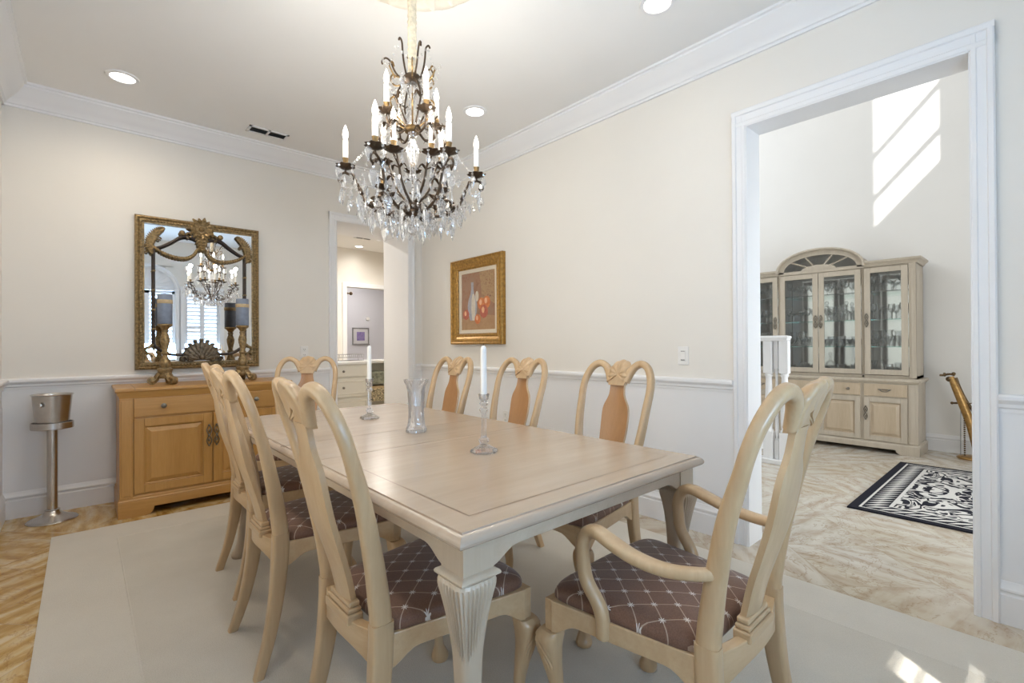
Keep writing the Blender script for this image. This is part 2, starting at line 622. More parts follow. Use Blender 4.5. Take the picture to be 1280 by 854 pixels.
# right wall with the foyer doorway
S(MB().box(XR, XRO, YF, DY0, 0, ZC).box(XR, XRO, DY1, YB, 0, ZC).box(XR, XRO, DY0, DY1, DZ, ZC), 'wall_right', MAT['cream'])
# left wall with its window opening, behind and beside the camera
LW0, LW1, LZ0, LZ1 = 0.9, 3.3, 0.75, 2.40
S(MB().box(XL - 0.15, XL, YF, LW0, 0, ZC).box(XL - 0.15, XL, LW1, YB, 0, ZC)
  .box(XL - 0.15, XL, LW0, LW1, 0, LZ0).box(XL - 0.15, XL, LW0, LW1, LZ1, ZC), 'wall_left', MAT['cream'])
lw = MB()
lw.box(XL - 0.10, XL + 0.02, LW0 - 0.07, LW0 + 0.03, LZ0 - 0.05, LZ1 + 0.07)
lw.box(XL - 0.10, XL + 0.02, LW1 - 0.03, LW1 + 0.07, LZ0 - 0.05, LZ1 + 0.07)
lw.box(XL - 0.10, XL + 0.02, LW0, LW1, LZ1 - 0.03, LZ1 + 0.07)
lw.box(XL - 0.10, XL + 0.05, LW0 - 0.07, LW1 + 0.07, LZ0 - 0.05, LZ0 + 0.02)
for yy in (LW0 + 0.8, LW0 + 1.6):
    lw.box(XL - 0.09, XL - 0.04, yy - 0.02, yy + 0.02, LZ0, LZ1)
w4 = S(lw, 'window_4', MAT['white'])
S(MB().box(XL - 0.072, XL - 0.068, LW0, LW1, LZ0, LZ1), 'pane', MAT['pane'], parent=w4)
S(MB().box(-3.2, XL - 0.15, -3.6, 4.5, 2.62, 2.72), 'porch_roof', MAT['white'])  # unseen slab added to keep direct sun out of the left window

# front wall, three shuttered windows (the middle one under an arch)
WINS = [(0.08, 0.86, 2.06), (1.0, 1.52, 2.06)]
WZ0 = 0.86
fw = MB()
xs = [XL - 0.15] + [v for w in WINS for v in w[:2]] + [XRO]
for i in range(0, len(xs), 2):
    fw.box(xs[i], xs[i + 1], YF - 0.14, YF, 0, ZC)
for i, (a, b, zt) in enumerate(WINS):
    fw.box(a, b, YF - 0.14, YF, 0, WZ0)
    if i == 0:
        fw.box(a, b, YF - 0.14, YF, 2.47, ZC)
        cx, rr = (a + b) / 2, (b - a) / 2
        arc = [(cx + rr * math.cos(t), 2.08 + 0.36 * math.sin(t)) for t in [math.pi * k / 16 for k in range(17)]]
        fw.prism([(b, 2.48)] + arc + [(a, 2.48)], 'y', YF - 0.14, YF)
    else:
        fw.box(a, b, YF - 0.14, YF, zt, ZC)
S(fw, 'wall_front', MAT['cream'])


def shutters(idx, a, b, z0, z1, open_rows=None, arch=False):
    f = MB()
    for x0, x1 in ((a - 0.075, a), (b, b + 0.075)):
        f.box(x0, x1, YF - 0.02, YF + 0.022, z0, z1 + (0.03 if arch else 0.08))
    f.box(a - 0.09, b + 0.09, YF - 0.02, YF + 0.05, z0 - 0.10, z0 - 0.0)
    f.box(a, b, YF - 0.02, YF + 0.022, z1, z1 + (0.03 if arch else 0.08))
    if arch:
        cx, rr = (a + b) / 2, (b - a) / 2
        pts = [(cx + (rr + 0.035) * math.cos(t), YF + 0.0, z1 + 0.02 + 0.39 * math.sin(t)) for t in [math.pi * k / 20 for k in range(21)]]
        f.tube(pts, (0.04, 0.022), 4, (0, 1, 0))
        # closed sunburst shutter in the arch
        fan = [(cx + rr * math.cos(math.pi * k / 24), z1 + 0.02 + 0.37 * math.sin(math.pi * k / 24)) for k in range(25)]
        f.prism([(a, z1 + 0.01)] + list(reversed(fan)) + [(b, z1 + 0.01)], 'y', YF - 0.075, YF - 0.050)
        for k in range(1, 14):
            t = math.pi * k / 14
            f.tube([(cx + 0.08 * math.cos(t), YF - 0.048, z1 + 0.03 + 0.06 * math.sin(t)), (cx + (rr - 0.02) * math.cos(t), YF - 0.048, z1 + 0.03 + 0.34 * math.sin(t))], 0.007, 6)
    w = S(f, 'window_%d' % idx, MAT['white'])
    st = MB()
    mid = (a + b) / 2
    st.box(a, a + 0.04, YF - 0.075, YF - 0.035, z0, z1)
    st.box(b - 0.04, b, YF - 0.075, YF - 0.035, z0, z1)
    st.box(mid - 0.035, mid + 0.035, YF - 0.075, YF - 0.035, z0, z1)
    st.box(a, b, YF - 0.075, YF - 0.035, z0, z0 + 0.06)
    st.box(a, b, YF - 0.075, YF - 0.035, z1 - 0.05, z1)
    S(st, 'shutter_frame', MAT['white'], parent=w)
    lv = MB()
    n = int((z1 - z0 - 0.11) / 0.066)
    for side, (x0, x1) in enumerate(((a + 0.04, mid - 0.035), (mid + 0.035, b - 0.04))):
        for k in range(n):
            zc = z0 + 0.06 + (k + 0.5) * (z1 - z0 - 0.11) / n
            al = R(50)
            if open_rows and open_rows[2 * side] < zc < open_rows[2 * side + 1]:
                al = R(-43)
            dy, dz = 0.038 * math.cos(al), 0.038 * math.sin(al)
            ny, nz = -0.005 * math.sin(al), 0.005 * math.cos(al)
            yc = YF - 0.055
            sec = [(yc - dy, zc - dz), (yc + ny, zc + nz), (yc + dy, zc + dz), (yc - ny, zc - nz)]
            lv.prism(sec, 'x', x0, x1)
    S(lv, 'shutter_louvers', MAT['white'], parent=w)
    return w


shutters(1, *WINS[0][:2], WZ0, WINS[0][2], arch=True)
shutters(2, *WINS[1][:2], WZ0, WINS[1][2], open_rows=(1.19, 1.40, 1.10, 1.22))


# ------------------------------------------------------------------ mouldings
RAIL = [(0, 0.862), (0.009, 0.862), (0.011, 0.878), (0.018, 0.884), (0.020, 0.898), (0.028, 0.906), (0.034, 0.915), (0.034, 0.928), (0.028, 0.936), (0, 0.938)]
BASE = [(0, 0), (0.017, 0), (0.017, 0.118), (0.012, 0.124), (0.012, 0.132), (0.019, 0.138), (0.019, 0.146), (0.010, 0.160), (0.006, 0.174), (0, 0.176)]
CROWN = [(0, 2.770), (0.012, 2.770), (0.014, 2.784), (0.024, 2.788), (0.030, 2.802), (0.052, 2.822), (0.084, 2.850), (0.104, 2.880), (0.112, 2.886), (0.114, 2.898), (0.128, 2.902), (0.130, 2.915), (0, 2.915)]


def run_back(prof, name, x0, x1):
    return S(MB().prism([(YB - d, z) for d, z in prof], 'x', x0, x1), name, MAT['white'], smooth=30)


def run_right(prof, name, y0, y1, X=XR, m='white'):
    return S(MB().prism([(X - d, z) for d, z in prof], 'y', y0, y1), name, MAT[m], smooth=30)


def run_left(prof, name, y0, y1):
    return S(MB().prism([(XL + d, z) for d, z in prof], 'y', y0, y1), name, MAT['white'], smooth=30)


CW = 0.0755
run_back(CROWN, 'trim_1', XL, XR)
run_right(CROWN, 'trim_2', YF, YB)
run_left(CROWN, 'trim_3', YF, YB)
run_back(RAIL, 'trim_4', XL, PX0 - 0.073)
run_back(RAIL, 'trim_5', PX1 + 0.073, XR)
run_right(RAIL, 'trim_6', DY1 + CW, YB)
run_right(RAIL, 'trim_7', YF, DY0 - CW)
run_left(RAIL, 'trim_8', LW1 + 0.08, YB)
run_back(BASE, 'baseboard_back', XL, PX0 - 0.073)
run_right(BASE, 'baseboard_right', DY1 + CW, YB)
run_right(BASE, 'baseboard_right.001', YF, DY0 - CW)
run_left(BASE, 'baseboard_left', YF, YB)
# white painted dado below the chair rail
S(MB().box(XL, PX0 - 0.07, YB - 0.004, YB, 0, 0.87), 'wainscot_back', MAT['white'])
S(MB().box(PX1 + 0.07, XR, YB - 0.004, YB, 0, 0.87), 'wainscot_back.001', MAT['white'])
S(MB().box(XR - 0.004, XR, DY1 + 0.07, YB, 0, 0.87), 'wainscot_right', MAT['white'])
S(MB().box(XR - 0.004, XR, YF, DY0 - 0.07, 0, 0.87), 'wainscot_right.001', MAT['white'])
S(MB().box(XL, XL + 0.004, YF, YB, 0, 0.75), 'wainscot_left', MAT['white'])

# door casings: stepped boards
CAS = [(0.0, 0.012), (0.004, 0.016), (0.018, 0.018), (0.022, 0.014), (0.050, 0.015), (0.054, 0.022), (0.070, 0.024), (CW, 0.020)]   # (distance from opening, thickness)


def casing_poly(sign, edge, face, tsign):
    pts = [(edge, face)] + [(edge + sign * w, face + tsign * t) for w, t in CAS] + [(edge + sign * CW, face)]
    return pts


c = MB()
c.prism([(p[1], p[0]) for p in casing_poly(1, DY1, XR, -1)], 'z', 0, DZ + CW)
c.prism([(p[1], p[0]) for p in casing_poly(-1, DY0, XR, -1)], 'z', 0, DZ + CW)
c.prism([(p[1], DZ + (p[0]) * 1.25) for p in casing_poly(1, 0.0, XR - 0.001, -1)], 'y', DY0 - CW, DY1 + CW)
c.box(XR - 0.012, XRO + 0.012, DY1 - 0.004, DY1 + 0.02, 0, DZ)
c.box(XR - 0.012, XRO + 0.012, DY0 - 0.02, DY0 + 0.004, 0, DZ)
c.box(XR - 0.012, XRO + 0.012, DY0, DY1, DZ - 0.004, DZ + 0.02)
c.box(XRO, XRO + 0.02, DY1, DY1 + 0.08, 0, DZ + 0.08).box(XRO, XRO + 0.02, DY0 - 0.08, DY0, 0, DZ + 0.08).box(XRO, XRO + 0.02, DY0, DY1, DZ, DZ + 0.08)
S(c, 'trim_9', MAT['white'], smooth=25)
c = MB()
c.prism([(p[0], p[1]) for p in casing_poly(-1, PX0, YB, -1)], 'z', 0, PZ + CW)
c.prism([(p[0], p[1]) for p in casing_poly(1, PX1, YB, -1)], 'z', 0, PZ + CW)
c.prism([(p[1], PZ + p[0]) for p in casing_poly(1, 0.0, YB - 0.001, -1)], 'x', PX0 - CW, PX1 + CW)
c.box(PX0 - 0.02, PX0 + 0.004, YB - 0.01, YBO + 0.01, 0, PZ)
c.box(PX1 - 0.004, PX1 + 0.02, YB - 0.01, YBO + 0.01, 0, PZ)
c.box(PX0, PX1, YB - 0.01, YBO + 0.01, PZ - 0.004, PZ + 0.02)
S(c, 'trim_10', MAT['white'], smooth=25)

# ------------------------------------------------------------------ foyer shell
FX, FH = 6.72, 6.7
S(MB().box(FX, FX + 0.12, YF - 0.14, 4.72, 0, FH), 'wall_foyer_right', MAT['foyer'])
S(MB().box(XR + 0.01, FX, YF - 0.14, 4.72, FH, FH + 0.1), 'ceiling_foyer', MAT['ceiling'])
S(MB().box(XRO - 0.1, XRO, YF, 4.6, ZC + 0.12, FH), 'wall_foyer_left', MAT['foyer'])
WXa, WXb, WZa, WZb = 4.89, 5.44, 4.75, 6.35
S(MB().box(XRO, 3.6, YF - 0.14, YF, 0, FH).box(3.6, 5.2, YF - 0.14, YF, 2.3, WZa).box(3.6, WXa, YF - 0.14, YF, WZa, FH).box(5.2, WXb, YF - 0.14, YF, 0, WZa).box(WXb, FX, YF - 0.14, YF, 0, FH).box(WXa, WXb, YF - 0.14, YF, WZb, FH), 'wall_foyer_front', MAT['foyer'])
wf = MB()
for z in (5.14, 5.62):
    wf.box(WXa, WXb, YF - 0.09, YF - 0.05, z - 0.022, z + 0.022)
wf.box(WXa, WXa + 0.02, YF - 0.1, YF - 0.04, WZa, WZb).box(WXb - 0.02, WXb, YF - 0.1, YF - 0.04, WZa, WZb)
S(wf, 'window_5', MAT['white'])
ed = MB()
for x in (3.63, 4.4, 5.17):
    ed.box(x - 0.05, x + 0.05, YF - 0.10, YF - 0.04, 0, 2.3)
for z in (0.12, 2.24):
    ed.box(3.6, 5.2, YF - 0.10, YF - 0.04, z - 0.12, z + 0.06)
ed = S(ed, 'door_1', MAT['white'])  # made-up glass door, added to let the entry fill in
S(MB().box(3.66, 5.14, YF - 0.075, YF - 0.07, 0.15, 2.2), 'pane', MAT['pane'], parent=ed)
S(MB().box(1.3, 6.2, -3.8, YF - 0.14, 2.62, 2.72), 'porch_roof.001', MAT['white'])  # unseen slab added to shade the entry glass from direct sun
BXa, BXb, BZa, BZb = 3.15, 6.55, 3.15, 6.2
S(MB().box(XRO, BXa, 4.6, 4.72, 0, FH).box(BXb, FX, 4.6, 4.72, 0, FH).box(BXa, BXb, 4.6, 4.72, 0, BZa).box(BXa, BXb, 4.6, 4.72, BZb, FH), 'wall_foyer_back', MAT['foyer'])
wb = MB()
for x in (BXa + 0.02, BXa + 1.14, BXa + 2.27, BXb - 0.02):
    wb.box(x - 0.025, x + 0.025, 4.63, 4.69, BZa, BZb)
for z in (BZa + 0.02, 4.7, BZb - 0.02):
    wb.box(BXa, BXb, 4.63, 4.69, z - 0.025, z + 0.025)
S(wb, 'window_6', MAT['white'])  # made-up window, added as an opening for the foyer fill
run_right(BASE, 'baseboard_foyer', YF, 4.6, FX)

# ------------------------------------------------------------------ pantry passage and the room beyond it
S(MB().box(1.1, 1.22, YBO, 8.5, 0, ZC), 'wall_pantry_left', MAT['cream'])
S(MB().box(6.2, 6.32, YBO, 10.62, 0, ZC), 'wall_pantry_right', MAT['cream'])
S(MB().box(1.1, 3.57, 8.5, 8.62, 0, ZC).box(3.57, 4.75, 8.5, 8.62, 2.215, ZC).box(4.75, 6.2, 8.5, 8.62, 0, ZC), 'wall_pantry_back', MAT['cream'])
S(MB().box(3.50, 3.58, 8.475, 8.63, 0, 2.29).box(4.74, 4.82, 8.475, 8.63, 0, 2.29).box(3.58, 4.74, 8.475, 8.63, 2.21, 2.29), 'trim_11', MAT['white'], 0.004)
S(MB().box(XRO, 6.32, YBO - 0.12, YBO, 0, ZC), 'wall_pantry_front', MAT['cream'])
S(MB().box(3.0, 3.1, 8.62, 10.5, 0, ZC), 'wall_far_left', MAT['bluewall'])
S(MB().box(3.0, 6.2, 10.5, 10.62, 0, ZC), 'wall_far_back', MAT['bluewall'])
S(MB().prism([(8.475 - d, z) for d, z in BASE], 'x', 1.22, 3.5), 'baseboard_pantry', MAT['white'])
# ------------------------------------------------------------------ ceiling fittings
WARM = (1.0, 0.86, 0.68)


def downlight(loc, label, watts=DOWNLIGHT_WATTS, color=(1.0, 0.95, 0.88), r=0.078):
    t = thing('recessed_light', label, 'ceiling light', loc)
    MB().lathe([(r * 0.84, -0.003), (r * 0.88, -0.010), (r * 1.12, -0.008), (r * 1.16, 0.0), (r * 0.84, 0.0)], 32, caps=False).build('trim_ring', MAT['white'], t, smooth=40)
    MB().lathe([(r * 0.86, -0.004), (r * 0.5, -0.007), (0.001, -0.008), (0.001, -0.001), (r * 0.86, -0.001)], 32).build('lens', MAT['lens'], t, smooth=40)
    d = bpy.data.lights.new('lamp', 'SPOT')
    d.energy = watts * 4
    d.spot_size = R(170)
    d.spot_blend = 1.0
    d.shadow_soft_size = 0.06
    d.color = color
    o = bpy.data.objects.new('lamp', d)
    COL.objects.link(o)
    o.parent = t
    o.location = (0, 0, -0.03)
    return t


downlight((0.197, 4.02, ZC), 'round recessed ceiling light above the sideboard, at upper left', DOWNLIGHT_WATTS * 1.05, WARM)
downlight((2.215, 1.33, ZC), 'round recessed ceiling light at the top edge, right of the chandelier', DOWNLIGHT_WATTS * 0.2)
downlight((2.21, 2.87, ZC), 'small round recessed ceiling light just right of the chandelier candles', DOWNLIGHT_WATTS * 0.2)
downlight((0.2, 1.33, ZC), 'round recessed ceiling light over the chairs on the left side', DOWNLIGHT_WATTS * 1.15, WARM)
downlight((0.2, 2.6, ZC), 'round recessed ceiling light between the sideboard light and the near one', DOWNLIGHT_WATTS * 1.15, WARM)
downlight((3.72, 7.44, ZC), 'recessed ceiling light in the pantry, the one beside the vent', 40)
downlight((3.69, 8.2, ZC), 'recessed ceiling light in the pantry, nearer the far doorway', 2)
downlight((1.9, 6.4, ZC), 'recessed ceiling light over the white pantry cabinet', 46)  # extra lamp added out of view to brighten the pantry
downlight((4.4, 9.6, ZC), 'recessed ceiling light in the lilac room beyond the pantry', 22)


def ceiling_vent(loc, sx, sy, label, rotz=0.0, n=7):
    t = thing('ceiling_vent', label, 'vent', loc, rotz)
    f = MB()
    f.box(-sx, sx, -sy, -sy + 0.018, -0.008, 0).box(-sx, sx, sy - 0.018, sy, -0.008, 0)
    f.box(-sx, -sx + 0.018, -sy, sy, -0.008, 0).box(sx - 0.018, sx, -sy, sy, -0.008, 0).box(-0.008, 0.008, -sy, sy, -0.008, 0)
    f.build('frame', MAT['white'], t)
    MB().box(-sx + 0.016, sx - 0.016, -sy + 0.016, sy - 0.016, -0.002, -0.0005).build('duct_opening', MAT['slot'], t)
    s = MB()
    for k in range(n):
        y = -sy + 0.022 + (k + 0.5) * (2 * sy - 0.044) / n
        for x0, x1 in ((-sx + 0.018, -0.008), (0.008, sx - 0.018)):
            s.add([(x0, y - 0.008, -0.008), (x1, y - 0.008, -0.008), (x1, y + 0.006, -0.002), (x0, y + 0.006, -0.002)], [(0, 1, 2, 3)])
    s.build('slats', MAT['vent'], t)
    return t


ceiling_vent((1.145, 4.29, ZC), 0.15, 0.065, 'rectangular white ceiling vent with dark slats, above the mirror')
ceiling_vent((3.46, 7.5, ZC), 0.14, 0.09, 'small dark ceiling vent seen through the pantry doorway')

t = thing('ceiling_medallion', 'round ivory plaster medallion on the ceiling around the chandelier cord', 'ceiling medallion', (1.103, 1.89, ZC))
prof = [(0.03, -0.035), (0.06, -0.045), (0.09, -0.03), (0.13, -0.025), (0.16, -0.04), (0.20, -0.03), (0.24, -0.02), (0.30, -0.034), (0.335, -0.028), (0.365, -0.008), (0.37, 0.0), (0.03, 0.0)]
MB().lathe(prof, 72, flute=lambda r, z, a: r * (1 + (0.02 * abs(math.sin(9 * a)) if r > 0.22 else 0.03 * math.sin(12 * a)) * (1 if z < -0.005 else 0))).build('plaster_disc', MAT['plaster'], t, smooth=50)
lf = MB()
for k in range(18):
    a = 2 * math.pi * k / 18
    ca, sa = math.cos(a), math.sin(a)
    pts = [(r * ca, r * sa, z) for r, z in ((0.17, -0.035), (0.21, -0.048), (0.26, -0.04), (0.31, -0.045))]
    lf.tube(smooth_path(pts, 4), [(0.006 + 0.018 * math.sin(math.pi * (i + 1) / 14), 0.006) for i in range(13)], 6, (0, 0, 1))
lf.build('leaf_relief', MAT['plaster'], t, smooth=50)
# ------------------------------------------------------------------ rug under the table
t = thing('area_rug', 'large cream area rug with a flat woven border under the dining table', 'rug', (1.215, 1.8, 0))
RX0, RX1, RY0, RY1 = -0.14, 2.57, -0.5, 3.985
IX0, IX1, IY0, IY1 = 0.155, 2.285, -0.2, 3.70
MB().box(IX0, IX1, IY0, IY1, 0.001, 0.012).build('field', MAT['carpet'], t, world=True)
b = MB().box(RX0, IX0, RY0, RY1, 0.001, 0.0105).box(IX1, RX1, RY0, RY1, 0.001, 0.0105)
b.box(IX0, IX1, RY0, IY0, 0.001, 0.0105).box(IX0, IX1, IY1, RY1, 0.001, 0.0105)
b.build('border', MAT['carpetflat'], t, world=True)
s = MB()
for x in (IX0, IX1):
    s.tube([(x, IY0, 0.0105), (x, IY1, 0.0105)], (0.004, 0.003), 6)
for y in (IY0, IY1):
    s.tube([(IX0, y, 0.0105), (IX1, y, 0.0105)], (0.004, 0.003), 6)
s.build('border_seam', MAT['carpetflat'], t, world=True)
RUGZ = 0.012


# ------------------------------------------------------------------ cabriole legs with a fluted knee
def cabriole_rings(sections, sx, sy, n, flute=None):
    """sections: (z, half, offset, squareness); (sx, sy) points to the outer corner"""
    rings = []
    base = math.atan2(sy, sx)
    cb, sb_ = math.cos(-base + math.pi / 4), math.sin(-base + math.pi / 4)
    for z, h, off, sq in sections:
        ring = []
        for j in range(n):
            a = 2 * math.pi * j / n
            ca, sa = math.cos(a), math.sin(a)
            e = 2.0 / sq
            r = 1.0 / (abs(ca) ** sq + abs(sa) ** sq) ** (1.0 / sq)
            rr = h * r
            if flute:
                u, v = r * (ca * cb - sa * sb_), r * (ca * sb_ + sa * cb)      # outer corner at (1, 1)
                if u + v > 0:
                    rr -= flute(z, (1 - min(u, v)) / 2, h)
            ring.append((off * sx + rr * ca, off * sy + rr * sa, z))
        rings.append(ring)
    return rings


def dense(tab, z0, z1, n):
    """resample a (z, half, off, sq) table from z1 down to z0"""
    T = sorted(tab)
    out = []
    for i in range(n + 1):
        z = z0 + (z1 - z0) * i / n
        out.append((z, sinterp([(a[0], a[1]) for a in T], z), sinterp([(a[0], a[2]) for a in T], z), interp([(a[0], a[3]) for a in T], z)))
    return out


# ------------------------------------------------------------------ dining table
TX0, TX1, TY0, TY1, TZ = 0.575, 1.625, 0.804, 2.975, 0.757
table = thing('dining_table', 'long pale oak dining table with dark inlay lines and fluted legs', 'dining table', (1.102, 1.89, RUGZ))


def rect_ring(inset, z):
    return [(TX0 + inset, TY0 + inset, z), (TX1 - inset, TY0 + inset, z), (TX1 - inset, TY1 - inset, z), (TX0 + inset, TY1 - inset, z)]


MB().loft([rect_ring(i, TZ + dz) for i, dz in ((0.05, -0.033), (0.014, -0.033), (0.006, -0.0305), (0.0015, -0.026), (0, -0.021), (0.001, -0.016), (0.004, -0.011), (0.009, -0.0065), (0.013, -0.004), (0.0165, -0.003), (0.0175, -0.0042), (0.0185, -0.0042), (0.0195, 0.0), (0.2, 0.0))]) \
    .build('table_top', MAT['tablewood'], table, world=True, smooth=28)
zi = TZ + 0.0002
ia, ib = 0.088, 0.0045
for y0, y1 in ((TY0 + ia, 1.605), (2.085, TY1 - ia)):
    il = MB()
    il.add([(TX0 + ia, y0, zi), (TX1 - ia, y0, zi), (TX1 - ia, y1, zi), (TX0 + ia, y1, zi),
            (TX0 + ia + ib, y0 + ib, zi), (TX1 - ia - ib, y0 + ib, zi), (TX1 - ia - ib, y1 - ib, zi), (TX0 + ia + ib, y1 - ib, zi)],
           [(0, 1, 5, 4), (1, 2, 6, 5), (2, 3, 7, 6), (3, 0, 4, 7)])
    il.build('inlay_line', MAT['inlay'], table, world=True)
sm = MB()
for y in (1.68, 2.01):
    sm.box(TX0 + 0.004, TX1 - 0.004, y - 0.0012, y + 0.0012, zi - 0.002, zi + 0.0002)
sm.build('leaf_seam', MAT['inlay'], table, world=True)

BI = 0.070          # leg centre from the table edge


def apron_poly(a, b, z0, z1, ztop):
    """bottom edge drops in a bracket at both ends"""
    pts = []
    w = 0.085
    for k in range(9):
        u = k / 8
        pts.append((a + w * u, z0 + (z1 - z0) * (0.5 - 0.5 * math.cos(math.pi * u)) if u > 0.25 else z0 + (z1 - z0) * (0.5 - 0.5 * math.cos(math.pi * u))))
    for k in range(9):
        u = k / 8
        pts.append((b - w + w * u, z1 - (z1 - z0) * (0.5 - 0.5 * math.cos(math.pi * u))))
    return pts + [(b, ztop), (a, ztop)]


ap = MB()
ya, yb_ = TY0 + BI + 0.036, TY1 - BI - 0.036
xa, xb = TX0 + BI + 0.036, TX1 - BI - 0.036
for x in (TX0 + BI - 0.038, TX1 - BI + 0.038 - 0.022):
    ap.prism(apron_poly(ya, yb_, 0.652, 0.684, TZ - 0.033), 'x', x, x + 0.022)
for y in (TY0 + BI - 0.038, TY1 - BI + 0.038 - 0.022):
    ap.prism(apron_poly(xa, xb, 0.652, 0.684, TZ - 0.033), 'y', y, y + 0.022)
ap.build('apron', MAT['tableframe'], table, world=True, bevel=0.003)

TLEG = [(0.0, 0.034, 0.016, 2.3), (0.02, 0.037, 0.016, 2.3), (0.05, 0.027, 0.010, 2.4), (0.11, 0.0225, 0.003, 2.6), (0.22, 0.0235, -0.001, 3.0), (0.35, 0.026, 0.0, 3.2),
        (0.458, 0.0295, 0.002, 3.4), (0.51, 0.0345, 0.004, 3.8), (0.563, 0.042, 0.006, 4.2), (0.60, 0.049, 0.007, 4.6), (0.622, 0.0535, 0.007, 5.0), (0.634, 0.0535, 0.006, 5.4), (0.640, 0.051, 0.005, 5.6)]


def tflute(z, t, h):
    """t runs from 0 at the outer corner to 1 at the far side of each outer face"""
    if z > 0.634 or t > 1.0:
        return 0.0
    lim = 0.452 + 0.05 * t + 0.10 * t ** 3
    if z < lim:
        return 0.0
    m = min(1.0, (z - lim) / 0.010, (0.634 - z) / 0.006)
    return m * 0.0025 * (1 - math.cos(2 * math.pi * 9 * t))


for sx, sy in ((-1, -1), (1, -1), (-1, 1), (1, 1)):
    lg = MB()
    cx = TX0 + BI if sx < 0 else TX1 - BI
    cy = TY0 + BI if sy < 0 else TY1 - BI
    rings = cabriole_rings(dense(TLEG, 0.0, 0.640, 84), sx, sy, 400, tflute)
    lg.loft([[(p[0] + cx, p[1] + cy, p[2] + (0 if p[2] else RUGZ * 0)) for p in r] for r in rings])
    # collar and square block
    lg.loft([[(cx + i * sxx, cy + i * syy, z) for sxx, syy in ((-1, -1), (1, -1), (1, 1), (-1, 1))] for i, z in ((0.047, 0.638), (0.0535, 0.6405), (0.0545, 0.645), (0.052, 0.6495), (0.046, 0.6525), (0.042, 0.655), (0.042, TZ - 0.033))])
    o = lg.build('leg', MAT['tableleg'], table, smooth=35)
    o.data.transform(Matrix.Translation((-1.102, -1.89, 0)))
    # keep feet on the rug: table root stands at rug height
    for v in o.data.vertices:
        if v.co.z > 0.3:
            v.co.z -= RUGZ
        else:
            v.co.z *= (0.3 - RUGZ) / 0.3

# ------------------------------------------------------------------ dining chairs (face local +Y, base at z = 0)
POST_Y = [(0.0, -0.325), (0.12, -0.288), (0.25, -0.262), (0.36, -0.25), (0.44, -0.246), (0.50, -0.248), (0.60, -0.266), (0.70, -0.293), (0.80, -0.324), (0.90, -0.356), (1.0, -0.388), (1.07, -0.408)]


def pyy(z):
    return sinterp(POST_Y, z)


